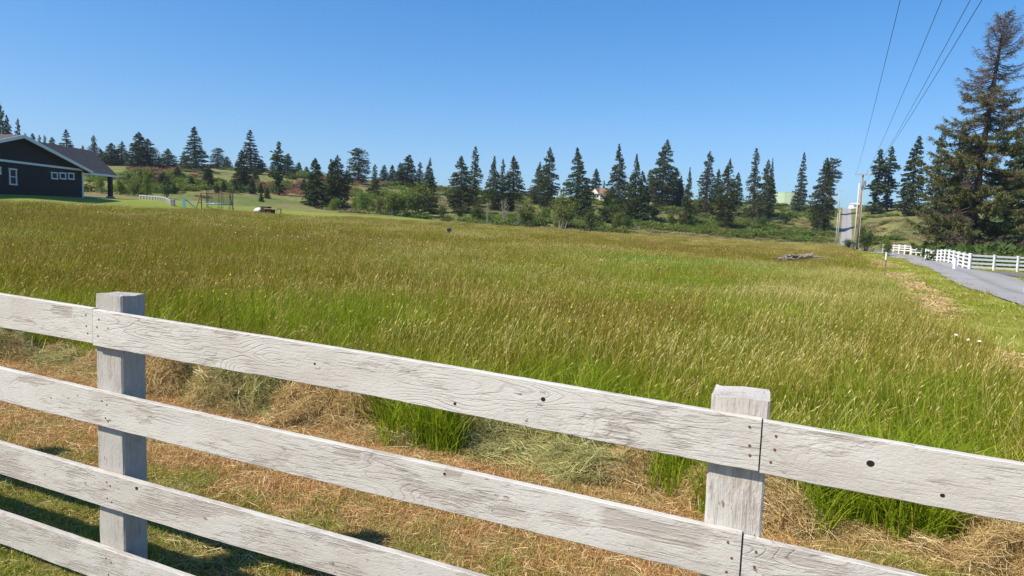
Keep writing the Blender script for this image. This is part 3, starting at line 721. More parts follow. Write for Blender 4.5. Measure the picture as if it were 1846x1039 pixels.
# mown strip behind the fence
mown_g = [tuft('mown_tuft_green', rs, 60, .10, .025, .075, .0038, mats=('mown',), splay=.8, segs=2, wind=(.1, 0)) for i in range(3)]
mown_d = [tuft('mown_tuft_dry', rs, 80, .10, .018, .06, .0030, mats=('mown_dry',), splay=1.1, segs=2, wind=(.1, 0)) for i in range(3)]
def litter(name, n, R0, H0, L0, L1, w_, mats):
    V = []; Fc = []; R_ = []
    for i in range(n):
        a = rs.uniform(0, 6.283); q = R0*math.sqrt(rs.uniform()); c = np.array([q*math.cos(a), q*math.sin(a), rs.uniform(0, 1)*H0*(1-(q/R0)**2)+.004])
        az = rs.uniform(0, 6.283); L = rs.uniform(L0, L1); ti = rs.normal(0, .25); d = np.array([math.cos(az)*math.cos(ti), math.sin(az)*math.cos(ti), math.sin(ti)])
        sd = np.cross(d, [0, 0, 1.]); sd /= np.linalg.norm(sd)+1e-9; bend = rs.normal(0, .22)
        u = (sd*math.cos(rs.uniform(0, 3))+np.array([0, 0, 1])*math.sin(rs.uniform(0, 3))); u /= np.linalg.norm(u); u = u*w_*rs.uniform(.6, 1.3)/2
        n0 = len(V)
        for t in (-.5, 0, .5):
            p = c+d*L*t+sd*bend*L*(t*t*2-.25); p[2] -= abs(t)*L*.15; V.append(tuple(p-u)); V.append(tuple(p+u))
        Fc += [(n0, n0+1, n0+3, n0+2), (n0+2, n0+3, n0+5, n0+4)]; R_ += [rs.uniform()]*6
    me = bpy.data.meshes.new(name); me.from_pydata([tuple(map(float, v)) for v in V], [], Fc); me.materials.append(M[mats])
    at_ = me.attributes.new('rnd', 'FLOAT', 'POINT'); at_.data.foreach_set('value', np.array(R_, np.float32)); me.update(); return me
lit_d = [litter('loose_straw', 34, .16, .012, .04, .15, .0022, 'mown_dry') for i in range(3)]
lit_h = [litter('loose_hay', 30, .16, .012, .05, .2, .0024, 'haygreen') for i in range(2)]
cGm = proto_col('mown_green', mown_g); cDm = proto_col('mown_dry', mown_d); cL = proto_col('straw', lit_d); cLh = proto_col('hay_litter', lit_h)
def strip_pts(n, s0, s1, q0, q1):
    s = rs.uniform(s0, s1, n); q = rs.uniform(q0, q1, n); x = FA.x+FD.x*s+FN.x*q; y = FA.y+FD.y*s+FN.y*q; return x, y, s, q
def greenness(x, y, q):
    return 1.15*sstep(-q, -1.5, -.4)+1.6*(fbm(x*1.1+2, y*1.1)-.42)+.8*sstep(x, .9, 2.6)-.52
x, y, s, q = strip_pts(11500, -5.5, 5.5, -.6, 4.6); k = (q < wcent(s)+.3) & (y > .8) & (greenness(x, y, q) > rs.uniform(-.25, .75, len(x))); 
scatter('mown_grass', 'short green mown grass along the foot of the fence', *place(x[k], y[k], .7, 1.3, sink=.004), cGm, 6)
x, y, s, q = strip_pts(11500, -5.5, 5.5, -.2, 4.6); k = (q < wcent(s)+.3) & (y > .8) & (greenness(x, y, q) < rs.uniform(.05, 1.0, len(x)))
scatter('dry_grass', 'orange brown dried stubble between fence and hay windrow', *place(x[k], y[k], .7, 1.35, sink=.004), cDm, 7)
x, y, s, q = strip_pts(2600, -5.5, 5.5, -.2, 4.6); k = (q < wcent(s)+.3) & (y > .8)
scatter('straw', 'loose straw lying on the mown strip', *place(x[k], y[k], .6, 1.2, sink=-.012), cL, 8)
x, y, s, q = strip_pts(700, -5.5, 5.5, -.2, 2.2); k = (y > .8)
scatter('straw', 'pale green cut stems lying near the fence foot', *place(x[k], y[k], .6, 1.2, sink=-.012), cLh, 9)

# hay windrow: lumpy mound plus strands
def wind_h(s, dq):
    gap = .45+.55*sstep(fbm(s*.9+4, s*0+2.2, 2), .36, .55)
    for c_, w_ in ((-.12, .26), (1.95, .2), (3.05, .3)): gap = gap*(1-.85*np.exp(-((s-c_)/w_)**2))
    wd = .42+.16*(fbm(s*1.3+9, s*0+1, 2)-.5)*2
    prof = np.clip(1-(np.abs(dq)/wd)**2.2, 0, 1)
    lump = .25+1.5*sstep(fbm(s*3.4, dq*3.4+7, 3), .25, .72)
    return .24*gap*prof*lump*(1-.75*sstep(fbm(s*2.3+40, dq*2.3+11, 2), .58, .70))
def build_windrow():
    S_ = np.arange(-5.6, 5.6, .04); Q = np.linspace(-.55, .55, 29); V = []
    for s in S_:
        c = wcent(s)
        for dq in Q:
            q = c+dq; x = FA.x+FD.x*s+FN.x*q; y = FA.y+FD.y*s+FN.y*q
            V.append((x, y, float(H(x, y))-.02+float(wind_h(s, dq))))
    nq = len(Q); Fc = [(i*nq+j, (i+1)*nq+j, (i+1)*nq+j+1, i*nq+j+1) for i in range(len(S_)-1) for j in range(nq-1)]
    mt = NT('hay_mat'); p = mt.geo(); c = mt.mix(mt.noise(p, 30, 5, .7), (.035, .022, .012), (.26, .18, .08)); mt.color(c).rough(.95); mt.bump(mt.noise(p, 90, 4, .7), .02, 1)
    mb = MB(); mb.add(V, Fc); o = mb.build('hay_windrow', mt.m, smooth=True); tag(o, 'long low windrow of cut hay drying along the meadow edge', kind='stuff')
build_windrow()
hay = [litter('hay_wisp', 120, .15, .055, .04, .17, .0021, 'hay') for i in range(5)]
hayg = [litter('hay_wisp_green', 90, .16, .055, .08, .26, .0024, 'haygreen') for i in range(4)]
cHy = proto_col('hay_wisps', hay); cHg = proto_col('hay_wisps_green', hayg)
def windrow_pts(n, green):
    s = rs.uniform(-5.5, 5.5, n); dq = rs.normal(0, .24, n); q = wcent(s)+dq; x = FA.x+FD.x*s+FN.x*q; y = FA.y+FD.y*s+FN.y*q
    g = fbm(s*1.1+1.7, dq*1.2+3, 2)
    k = (np.abs(dq) < .55) & ((g > .56+rs.uniform(-.07, .07, n)) == green) & (rs.uniform(size=n) < .25+wind_h(s, dq)*6)
    x, y, s, dq = x[k], y[k], s[k], dq[k]; n = len(x)
    z = H(x, y)+wind_h(s, dq)-.025+rs.uniform(0, .02, n)
    e = .04; gs = (wind_h(s+e, dq)-wind_h(s-e, dq))/(2*e); gq = (wind_h(s, dq+e)-wind_h(s, dq-e))/(2*e)
    sc = rs.uniform(.6, 1.25, n)
    return np.stack([x, y, z], 1), np.stack([sc]*3, 1), np.stack([np.clip(gq, -1, 1), np.clip(-gs, -1, 1), np.full(n, -.37)+rs.uniform(-.3, .3, n)], 1)
scatter('hay', 'tan wisps of cut hay heaped on the windrow', *windrow_pts(5600, False), cHy, 10)
scatter('hay', 'pale green fresh cut wisps on the windrow', *windrow_pts(5200, True), cHg, 11)

# verge by the lane
cV = proto_col('verge_tufts', [tuft('verge_tuft', rs, 70, .35, .03, .10, .011, ns=1, hs=(.08, .2), mats=('verge', 'seed'), splay=.7, segs=2) for i in range(4)])
y = rs.uniform(2, 105, 16000); y = y[rs.uniform(size=len(y)) < 1.0]
y = 3+(rs.uniform(size=13000)**1.6)*95; x = verge_x(y)+rs.uniform(-.8, 26, len(y))**1.0
nearx = road_x(y, 0)
wdt = np.interp(y, [0, 100, 200, 300], [RW, RW, RW, RW])
k = ((x < nearx+.05+(fbm(x*2, y*2)-.5)*.4) | (x > nearx+wdt+.1)) & ~((np.abs(y-42.8) < 4.6) & (x > nearx)) & (x/y < .95)
scatter('verge_grass', 'short yellow-green mown verge grass beside the lane', *place(x[k], y[k], .7, 1.6, sink=.01), cV, 12)

cLv = proto_col('verge_litter', [litter('verge_straw', 60, .45, .05, .08, .3, .010, 'hay') for i in range(3)])
y = rs.uniform(6, 60, 900); x = verge_x(y)+rs.normal(.75, .28, 900)*np.clip(y/20, .6, 1.6)
k = fbm(x*.5, y*.5) > .42
scatter('straw', 'pale cut straw along the meadow edge of the verge', *place(x[k], y[k], .7, 1.3, sink=-.03), cLv, 15)
# wildflowers
def flower(name, mat, r):
    mb = MB(); mb.tube([(0, 0, 0), (.02, 0, .4), (.06, 0, .66)], .0025, 3, 0, False)
    V = [(.06, 0, .68)]+[(.06+r*math.cos(6.283*j/8)*(1 if j % 2 else .7), r*math.sin(6.283*j/8)*(1 if j % 2 else .7), .665) for j in range(8)]
    mb.add(V, [(0, 1+j, 1+(j+1) % 8) for j in range(8)], 1); return mb.mesh(name, [M['blade'], mat])
fy = flat('buttercup_yellow', (.75, .55, .03), .5, .05); fw = flat('daisy_white', (.85, .85, .82), .6, .03)
cFy = proto_col('buttercups', [flower('buttercup', fy, .010)]); cFw = proto_col('daisies', [flower('daisy', fw, .018)])
x, y = wedge(1500, 7, 40, -.75, .3); k = in_meadow(x, y) & (fbm(x*.3+8, y*.3) > .47)
scatter('buttercups', 'small yellow buttercups dotted through the meadow', *place(x[k], y[k], .9, 1.25), cFy, 13)
sx = []; sy = []
for (u, v, n, sp) in [(1370, 470, 9, 1.2), (1310, 465, 5, 1), (1085, 508, 2, .3), (1740, 718, 3, .12), (505, 462, 7, .7), (420, 437, 6, .8), (50, 378, 9, 1.2), (1190, 440, 9, 2.5), (1200, 448, 4, 2), (1400, 455, 4, 2), (1605, 530, 3, .3), (1255, 455, 5, 2), (700, 475, 3, 2), (1500, 468, 4, 1.5), (20, 430, 5, 2)]:
    p = at(u, v+6); a = rs.normal(0, sp, (n, 2)); sx += list(p.x+a[:, 0]); sy += list(p.y+a[:, 1])
sx = np.array(sx); sy = np.array(sy); P_, S_, R_ = place(sx, sy, 1, 1.3); S_ = S_*(1+np.clip(sy-20, 0, 60)/50)[:, None]*np.array([1, 1, .0])+np.stack([0*sx, 0*sx, np.full(len(sx), 1.1)], 1)
scatter('daisies', 'scattered white daisies in the meadow', P_, S_, R_, cFw, 14)

# ------------------------------------------------------------------ trees
def conifer(seed, style):
    """unit tree 20 m tall, 4 m crown radius; returns trunk mesh, crown mesh"""
    r = np.random.RandomState(seed); Ht, Rc = 20.0, 4.0
    P = dict(
        fir=dict(base=.03, n=6600, prof=lambda t: (1-t)**.72*(.62+.38*min(1, t*6+.3)), layer=0, leaf=.54, droop=.25, mat='fir', rag=.25),
        cedar=dict(base=.02, n=8800, prof=lambda t: (.60+.40*t/.42) if t < .42 else (1-((t-.42)/.58)**1.25)**.95, layer=0, leaf=.46, droop=.5, mat='cedar', rag=.30),
        spire=dict(base=.02, n=8200, prof=lambda t: (.74+.26*t/.3) if t < .3 else .06*(1-t)+.94*(1-(t-.3)/.7)**1.05, layer=0, leaf=.44, droop=.45, mat='cedar', rag=.33),
        spruce=dict(base=.02, n=4600, prof=lambda t: (1-t)**.9+.03, layer=17, leaf=.55, droop=.35, mat='spruce', rag=.28),
        round=dict(base=.04, n=4800, prof=lambda t: math.sqrt(max(0, 1-(abs(t-.38)/.64)**2.2)), layer=0, leaf=.60, droop=.2, mat='fir', rag=.25),
        sparse=dict(base=.06, n=5200, prof=lambda t: (1-t)**.75*(.6+.4*math.sin(t*9)**2)+.04, layer=0, leaf=.42, droop=.45, mat='cedar', rag=.5),
        clump=dict(base=.06, n=3800, prof=lambda t: (.65+.35*math.sin(t*19+1))*(1-t**5)*(.75+.25*t), layer=0, leaf=.6, droop=.1, mat='fir', rag=.5),
        high=dict(base=.40, n=2600, prof=lambda t: math.sqrt(max(0, 1-(abs(t-.55)/.5)**2)), layer=8, leaf=.6, droop=.15, mat='fir', rag=.33),
    )[style]
    bx, by = r.normal(0, .25), r.normal(0, .25)
    def axis(z): t = z/Ht; return np.array([bx*math.sin(t*3)*1.0, by*math.sin(t*2.5), z])
    tr = MB(); zs = np.linspace(-.6, Ht*.985, 10)
    tr.tube([axis(max(z, 0)) if z > 0 else np.array([0, 0, z]) for z in zs], [.34*(1-.93*max(0, z)/Ht)+(.12 if z < .5 else 0) for z in zs], 7)
    # boughs
    boughs = []; nb = 230
    for i in range(nb):
        t = (i+r.uniform())/nb
        if P['layer']:
            L = P['layer']; t = (round(t*L)+r.normal(0, .2))/L; t = min(.985, max(0, t))
        z = Ht*(P['base']+(1-P['base'])*t); az = r.uniform(0, 6.283)
        rr = Rc*P['prof'](t)*(1-P['rag']*r.uniform()**1.5)*(1+.25*r.uniform()*(r.uniform() < .12))
        boughs.append((t, z, az, max(rr, .12)))
    tw = np.array([b[3]**1.35+.35 for b in boughs]); tw /= tw.sum()
    V = []; Fc = []; Rn = []
    for bi, (t, z, az, rr) in enumerate(boughs):
        a = axis(z); d = np.array([math.cos(az), math.sin(az), 0]); dr = P['droop']
        up = .45*(t > .75)
        def bp(f): return a+d*rr*f+np.array([0, 0, rr*(up*f-dr*f+.55*dr*f*f*(1.3 if P['layer'] else .8))])
        if rr > .9: tr.tube([bp(0), bp(.5), bp(.92)], [.05+.012*rr, .03, .012], 3, 0, False)
        n = max(3, int(P['n']*tw[bi]*1.15))
        sd = np.array([-d[1], d[0], 0]); hue = r.normal(0, .12)
        for k in range(n):
            f = r.uniform()**.6; sp = rr*.34*(1.2-f)*r.normal()*.8
            c = bp(f)+sd*sp+np.array([0, 0, -abs(r.normal())*.16*(1+dr)])
            ln = P['leaf']*r.uniform(.6, 1.4); wd = ln*r.uniform(.32, .58)
            o = d*r.uniform(.3, 1)+sd*(np.sign(sp+1e-6)*r.uniform(.0, .9))+np.array([0, 0, r.uniform(-.7, 1.0) if style in ('cedar', 'spire', 'sparse') else r.uniform(-1.0, .35)-dr*.6]); o /= np.linalg.norm(o)
            s2 = np.cross(o, r.normal(size=3)); s2 /= np.linalg.norm(s2)+1e-9
            n0 = len(V); V += [c-o*ln*.35, c+s2*wd*.5, c+o*ln*.65, c-s2*wd*.5]; Fc.append((n0, n0+1, n0+2, n0+3))
            v = min(1, max(0, .35+.35*f*r.uniform()+hue+r.normal(0, .14))); Rn += [v]*4
    cr = MB(); cr.add(np.array(V), Fc, 0, np.array(Rn))
    return tr.mesh('trunk', M['bark']), cr.mesh('crown', M[P['mat']])
PROTO = {}
for st, k in (('fir', 4), ('cedar', 4), ('spire', 4), ('spruce', 2), ('round', 1), ('sparse', 2), ('clump', 1), ('high', 1)):
    PROTO[st] = [conifer(100+i*7+hash_ if False else 100+i*7+len(st)*31, st) for i in range(k) for hash_ in (0,)]
def shrub(seed, mat, barkm, n=1500, dense=.5, stems=7, leaf=.16, tall=1.0, bare=False, spiky=False):
    """unit shrub 3 m tall, 1.5 m radius"""
    r = np.random.RandomState(seed); tr = MB(); V = []; Fc = []; Rn = []
    tips = []
    for i in range(stems):
        az = r.uniform(0, 6.283); q = r.uniform(.2, 1.0)*(.6 if spiky else 1); h = r.uniform(1.6, 2.9)*(1.12-.35*q); b = np.array([r.normal(0, .14), r.normal(0, .14), -.15])
        tp = np.array([math.cos(az)*q*1.15, math.sin(az)*q*1.15, h]); mid = b*.5+tp*.5+np.array([0, 0, .3])
        tr.tube([b, mid, tp], [.045, .028, .01] if not spiky else [.022, .015, .006], 4, 0, False)
        for k in range(7):
            f = r.uniform(.3, 1.0); c = (b*(1-f)**2+2*f*(1-f)*mid+f*f*tp); a2 = r.uniform(0, 6.283); L = r.uniform(.3, .75)*(.5 if spiky else 1)
            e = c+np.array([math.cos(a2)*L, math.sin(a2)*L, r.uniform(.1, .5)*L*2]); tr.tube([c, e], [.014, .005], 3, 0, False); tips.append(e); tips.append((c+e)/2)
        tips.append(tp)
    tips = np.array(tips); nc = len(tips); low = 18
    ex = np.stack([r.normal(0, .55, low), r.normal(0, .55, low), r.uniform(.15, 1.1, low)], 1); tips = np.concatenate([tips, ex]) if not bare else tips; nc = len(tips)
    hv = r.normal(0, .14, nc)
    for k in range(n):
        i = r.randint(nc); c = tips[i]+r.normal(0, .19, 3); c[2] = max(.03, c[2]); l = leaf*r.uniform(.6, 1.4)
        o = r.normal(size=3); o /= np.linalg.norm(o); s2 = np.cross(o, r.normal(size=3)); s2 /= np.linalg.norm(s2)+1e-9
        n0 = len(V); V += [c-o*l*.5, c+s2*l*.3, c+o*l*.5, c-s2*l*.3]; Fc.append((n0, n0+1, n0+2, n0+3)); Rn += [min(1, max(0, .45+hv[i]+r.normal(0, .18)))]*4
    cr = MB(); cr.add(np.array(V), Fc, 0, np.array(Rn))
    return tr.mesh('trunk', M[barkm]), cr.mesh('crown', M[mat])
PROTO['alder'] = [shrub(5, 'leaf', 'palebark', 3600, leaf=.15), shrub(6, 'leaf', 'palebark', 3200, stems=9, leaf=.15), shrub(15, 'leaf', 'palebark', 3000, stems=11, leaf=.15)]
PROTO['bush'] = [shrub(7, 'leafdark', 'bark', 1800), shrub(8, 'leafdark', 'bark', 1600, stems=5)]
PROTO['sapling'] = [shrub(9, 'leaf', 'palebark', 260, stems=9, leaf=.12, bare=True, spiky=True), shrub(10, 'drybrush', 'palebark', 200, stems=10, leaf=.11, bare=True, spiky=True)]
USE = {}
def tree(style, xt, yt, yb, hw, label, cat=None, Y=None, group=None, name=None):
    xb = xt+(417-xt)/13000*(yb-yt)
    p = at(xb, yb) if Y is None else None
    if p is None:
        Yq = Y or 285.0; xb2 = xb; d = ray(xb2, yb); X = d[0]/d[1]*Yq; p = Vector((X, Yq, float(H(X, Yq))))
    tp = atY(xt, yt, p.y); h = tp.z-p.z; w_ = hw*np.hypot(p.y, 0)/FPX*(1.2 if style in ('alder', 'bush', 'sapling') else {'cedar': 1.5, 'spire': 1.6, 'fir': 1.55}.get(style, 1.4))
    if h < 0.5: print('LOW', label, h, p); h = 2
    sm = style in ('alder', 'bush', 'sapling'); uh, ur = (3.0, 1.45) if sm else (20.0, 3.9)
    k = USE.get(style, 0); USE[style] = k+1; tm, cmh = PROTO[style][k % len(PROTO[style])]
    nm = name or {'alder': 'deciduous_tree' if h > 4.5 else 'shrub', 'bush': 'shrub', 'sapling': 'sapling'}.get(style, 'conifer_tree')
    o = empty(nm, p, label, cat or ('tree' if 'tree' in nm else ('sapling' if nm == 'sapling' else 'shrub')), group or ('conifers along the hillside' if nm == 'conifer_tree' else 'shrubs and saplings at the foot of the hill'), rz=(k*2.399) % 6.283)
    if not sm: o.rotation_euler[0] = math.sin(k*7.3+xt)*.03; o.rotation_euler[1] = math.cos(k*3.1+xt)*.03
    o.scale = (w_/ur, w_/ur, h/uh)
    for n_, me in (('trunk', tm), ('crown', cmh)):
        c = bpy.data.objects.new(n_, me); COL.objects.link(c); c.parent = o
    return o
T = tree
# left, behind the house
T('cedar', 3, 183, 340, 12, 'tall dark conifer cut by the left edge of the photo, above the house roof', Y=160)
T('fir', 15, 207, 340, 9, 'dark conifer second from the left edge, behind the house gable', Y=170)
T('sparse', 30, 213, 340, 11, 'thin open conifer third from the left edge, right above the gable peak', Y=170)
T('fir', 48, 240, 330, 6, 'small conifer top just right of the gable peak of the house', Y=230)
T('fir', 58, 240, 330, 8, 'conifer top behind the sloping rake of the navy house, second right of the peak', Y=230)
T('sparse', 70, 243, 330, 7, 'thin conifer top behind the house, third right of the gable peak', Y=235)
T('sparse', 82, 244, 330, 7, 'pale conifer top behind the house where the two roofs meet', Y=240)
T('fir', 95, 247, 330, 9, 'squat dark conifer top rising over the left end of the rear roof ridge', Y=235)
T('spruce', 121, 233, 330, 15, 'broad spruce with a needle-thin leader rising over the middle of the rear roof', Y=215)
T('fir', 150, 262, 330, 5, 'tiny conifer tip just above the right end of the rear roof ridge', Y=250)
T('sparse', 168, 244, 335, 12, 'open-crowned conifer above the right end of the rear roof', Y=220)
T('fir', 180, 268, 340, 9, 'small dark conifer behind the descending porch roof edge', Y=215)
T('fir', 201, 258, 338, 15, 'dark conifer right above the porch corner post of the house', Y=200)
T('spire', 222, 255, 340, 15, 'conifer first right of the porch roof corner', Y=205)
T('fir', 250, 238, 345, 18, 'tallest dark conifer in the clump right of the house', Y=195)
T('cedar', 267, 250, 345, 17, 'conifer leaning against the tallest one in the clump right of the house', Y=200)
T('fir', 285, 292, 345, 10, 'low conifer at the right foot of the clump beside the house', Y=190)
T('cedar', 303, 268, 338, 13, 'rounded dark conifer between the clump by the house and the large spruce', Y=210)
T('sparse', 331, 272, 335, 12, 'thin pale conifer just left of the large layered spruce', Y=225)
T('spruce', 355, 228, 318, 23, 'large layered spruce, tallest tree on the left hillside', Y=205)
T('round', 394, 267, 308, 10, 'egg-shaped dense evergreen standing alone on the left ridge', Y=250)
T('fir', 410, 282, 308, 9, 'small dark conifer right of the egg-shaped evergreen', Y=262)
T('fir', 436, 270, 339, 15, 'dark conifer in front of the tall light-tipped spruce')
T('spruce', 453, 234, 315, 19, 'tall slim spruce with ragged layers, second tallest on the left ridge', Y=215)
T('fir', 471, 287, 312, 10, 'conifer at the right foot of the tall slim spruce', Y=235)
T('sparse', 490, 292, 325, 9, 'faint small conifer left of the broken-topped one', Y=255)
T('clump', 504, 255, 352, 17, 'broken flat-topped conifer with a bare forked top')
T('fir', 521, 277, 325, 14, 'dark conifer behind the right side of the broken-topped one', Y=225)
T('fir', 538, 292, 325, 8, 'small conifer on the ridge right of the broken-topped one', Y=250)
T('fir', 552, 300, 328, 7, 'lowest conifer tip on the ridge between the broken-topped tree and the three dark ones', Y=255)
T('fir', 571, 285, 373, 19, 'left one of the three dark conifers reaching down to the lawn edge')
T('fir', 596, 286, 371, 13, 'middle one of the three dark conifers by the lawn edge')
T('cedar', 611, 279, 374, 17, 'right one of the three dark conifers by the lawn edge, with a brownish leader')
T('fir', 626, 306, 360, 8, 'small conifer close behind the right side of the three dark ones', Y=205)
T('round', 646, 268, 337, 16, 'tall dome-topped evergreen standing alone on the ridge', Y=225)
T('sparse', 675, 296, 355, 13, 'brownish conifer with a thin top right of the dome-topped evergreen')
T('fir', 694, 297, 328, 9, 'first of the low conifers in the ridge row left of the triple peak', Y=255)
T('fir', 708, 297, 328, 8, 'second of the low conifers in the ridge row, a blunt one', Y=258)
T('cedar', 722, 293, 328, 9, 'third of the low conifers in the ridge row', Y=255)
T('fir', 738, 279, 335, 18, 'dark pointed conifer, highest of the ridge group above the pale alders', Y=235)
T('sparse', 757, 292, 338, 12, 'thin conifer between the highest of the ridge group and the pale spire', Y=235)
T('spire', 773, 284, 345, 10, 'pale open spire above the right end of the alder thicket', Y=215)
T('fir', 778, 312, 386, 13, 'dark narrow conifer standing right against the alder thicket')
T('cedar', 832, 281, 384, 19, 'dark cedar left of the gap-toothed pair in the middle of the treeline')
T('sparse', 859, 264, 376, 19, 'tall open cedar with sky showing through, right of the dark cedar')
T('spire', 893, 281, 380, 15, 'left one of the three close cedars behind the bare saplings')
T('sparse', 909, 286, 378, 11, 'pale thin middle one of the three close cedars')
T('cedar', 928, 281, 381, 16, 'right one of the three close cedars behind the bare saplings')
T('spire', 972, 292, 368, 14, 'paler left half of the leaning cedar pair')
T('cedar', 990, 265, 378, 15, 'dark bulging right half of the leaning cedar pair')
T('spire', 1042, 266, 392, 24, 'broad pyramidal cedar left of the cream house')
T('fir', 1058, 322, 378, 7, 'small conifer tucked between the broad cedar and the cream house')
T('fir', 1076, 304, 350, 12, 'conifer rising directly behind the cream house', Y=290)
T('sparse', 1089, 325, 350, 6, 'little conifer tip behind the brown roof of the cream house', Y=300)
T('spire', 1119, 259, 392, 19, 'tall feathery cedar just right of the cream house')
T('spire', 1147, 277, 400, 15, 'second feathery cedar right of the cream house, foot on the lower slope')
T('fir', 1161, 308, 403, 13, 'dark short conifer against the second feathery cedar')
T('fir', 1172, 306, 366, 12, 'background conifer in the gap left of the tallest central cedar', Y=235)
T('cedar', 1200, 251, 374, 19, 'tallest cedar in the centre-right of the treeline')
T('cedar', 1219, 302, 372, 14, 'rounded dark cedar touching the tallest one on its right')
T('spire', 1243, 302, 411, 10, 'slender cedar on a bare pale stem near the slope foot', )
T('fir', 1230, 316, 375, 8, 'short conifer behind the slender bare-stemmed cedar', Y=225)
T('sparse', 1279, 272, 387, 22, 'tall see-through cedar on a clear trunk halfway up the slope')
T('fir', 1296, 305, 368, 10, 'dark conifer behind the right side of the see-through cedar', Y=240)
T('cedar', 1315, 286, 414, 15, 'dark cedar with ivy-like foliage down to its foot near the brambles')
T('fir', 1332, 311, 368, 10, 'conifer against the right side of the dark cedar, on the ridge', Y=245)
T('sparse', 1366, 266, 398, 18, 'tall feathery cedar left of the green water tank group')
T('cedar', 1387, 287, 392, 13, 'broad brown-tinged cedar just left of the green tank')
T('spire', 1398, 284, 375, 6, 'forked conifer top behind the broad brown-tinged cedar', Y=225)
T('spruce', 1449, 273, 375, 12, 'layered spruce just right of the green water tank', Y=245)
T('cedar', 1487, 283, 415, 17, 'bent dark cedar directly left of the hill road')
T('high', 1503, 288, 377, 12, 'umbrella-topped conifer with a long bare trunk at the hill road', Y=235)
T('clump', 1583, 268, 376, 20, 'broad clumpy fir just right of the main utility pole', Y=225)
T('clump', 1609, 264, 376, 19, 'second broad clumpy fir right of the utility pole', Y=228)
T('fir', 1657, 244, 378, 20, 'dark pointed fir between the clumpy firs and the dying spruce', Y=205)
T('spruce', 1703, 230, 392, 24, 'green spruce partly hidden by the left boughs of the dying spruce', Y=150)
T('fir', 1741, 225, 400, 24, 'green fir showing through behind the trunk of the dying spruce', Y=130)
T('spruce', 1832, 220, 430, 34, 'dark spruce at the right edge of the photo behind the dying spruce', Y=100)
T('fir', 1868, 250, 430, 40, 'dark fir mostly cut off by the right edge of the photo', Y=92)
# deciduous and shrubs
D = 'shrub'
T('alder', 705, 340, 388, 24, 'left one of the pale green alders in the thicket')
T('alder', 728, 336, 390, 22, 'middle one of the pale green alders in the thicket')
T('alder', 755, 332, 391, 27, 'right and widest of the pale green alders in the thicket')
T('alder', 655, 344, 384, 18, 'greyish green bush left of the alder thicket')
T('alder', 680, 350, 386, 14, 'low bush filling the gap before the alder thicket')
T('alder', 640, 355, 380, 10, 'small pale bush right of the three dark conifers')
T('alder', 605, 357, 380, 11, 'round light bush in front of the three dark conifers')
T('bush', 797, 368, 396, 10, 'small dark rounded shrub standing alone right of the alder thicket')
T('bush', 857, 362, 401, 15, 'bright leafy shrub below the tall open cedar')
T('sapling', 880, 350, 408, 9, 'bare pale sapling clump left of the others by the meadow edge')
T('sapling', 912, 345, 411, 16, 'tallest bare sapling clump by the meadow edge')
T('sapling', 935, 352, 411, 12, 'twiggy sapling clump right of the tallest bare one')
T('alder', 955, 362, 411, 18, 'light green shrub right of the bare saplings')
T('alder', 1016, 352, 414, 22, 'round airy young tree in front of the broad pyramidal cedar')
T('bush', 1068, 372, 420, 17, 'dense green shrub at the meadow edge below the cream house')
T('bush', 1093, 358, 402, 22, 'dark shrub mass right in front of the cream house')
T('alder', 1113, 382, 421, 11, 'small leafy tree at the meadow edge right of the dense green shrub')
T('bush', 1180, 368, 398, 16, 'shrub at the foot of the tallest central cedar')
T('alder', 1253, 362, 394, 12, 'light shrub left of the see-through cedar trunk')
T('bush', 1244, 390, 412, 9, 'dark round shrub beside the bare pale cedar stem')
T('bush', 1375, 388, 412, 10, 'dark shrub below the broad brown-tinged cedar')
T('bush', 1420, 382, 406, 14, 'dark shrub on the slope below the green tank')
T('bush', 1565, 412, 456, 18, 'leafy shrub around the foot of the main utility pole', Y=100)
T('bush', 1556, 393, 440, 9, 'narrow dark shrub right beside the hill road behind the pole', Y=125)
T('bush', 1532, 430, 456, 13, 'low bramble between the poles at the meadow corner', Y=104)
T('alder', 1600, 430, 460, 12, 'small round fruit tree beside the lane behind the far stake', Y=80)
T('sapling', 1000, 375, 408, 10, 'brown twiggy shrub left of the round airy young tree')
T('bush', 830, 368, 396, 12, 'low dark shrub at the foot of the dark cedar right of the alder thicket')
T('alder', 985, 372, 398, 13, 'pale shrub at the foot of the leaning cedar pair')
T('bush', 1133, 388, 413, 13, 'dark bush in front of the second feathery cedar')
T('alder', 1345, 392, 411, 10, 'low light bush right of the ivy-like dark cedar')
T('alder', 1210, 385, 405, 12, 'low light bush on the open slope below the tallest central cedar')
for i, (u, yt, yb, hw, lab) in enumerate([(264, 300, 350, 9, 'bright green slender young tree right of the house'), (240, 318, 354, 14, 'broad green bush right of the porch post'), (180, 315, 346, 12, 'green bush seen under the porch roof beside the wall corner'), (215, 322, 350, 9, 'green bush seen just right of the porch post'), (300, 326, 362, 10, 'young conifer-like bush above the timber edging')]):
    T('alder' if i != 4 else 'bush', u, yt, yb, hw, lab, Y=118)
young = [(402, 325, 346, 5), (425, 330, 347, 4), (455, 318, 350, 7), (470, 330, 349, 5), (482, 338, 358, 5), (472, 345, 364, 4), (318, 300, 325, 9), (345, 318, 338, 7), (372, 305, 330, 8)]
labs = ['tiny dark young conifer above the swing set beam', 'tiny young conifer right of the swing set on the bank', 'leafy young conifer below the tall slim spruce', 'small young conifer right of the leafy one below the slim spruce', 'young conifer left of the broken-topped tree foot', 'lowest young conifer on the slope right of the swing set', 'pale young conifer left below the large layered spruce', 'young conifer directly below the large layered spruce', 'young conifer right below the large layered spruce']
for (u, yt, yb, hw), lb in zip(young, labs): T('fir', u, yt, yb, hw, lb, group='young conifers on the left slope')

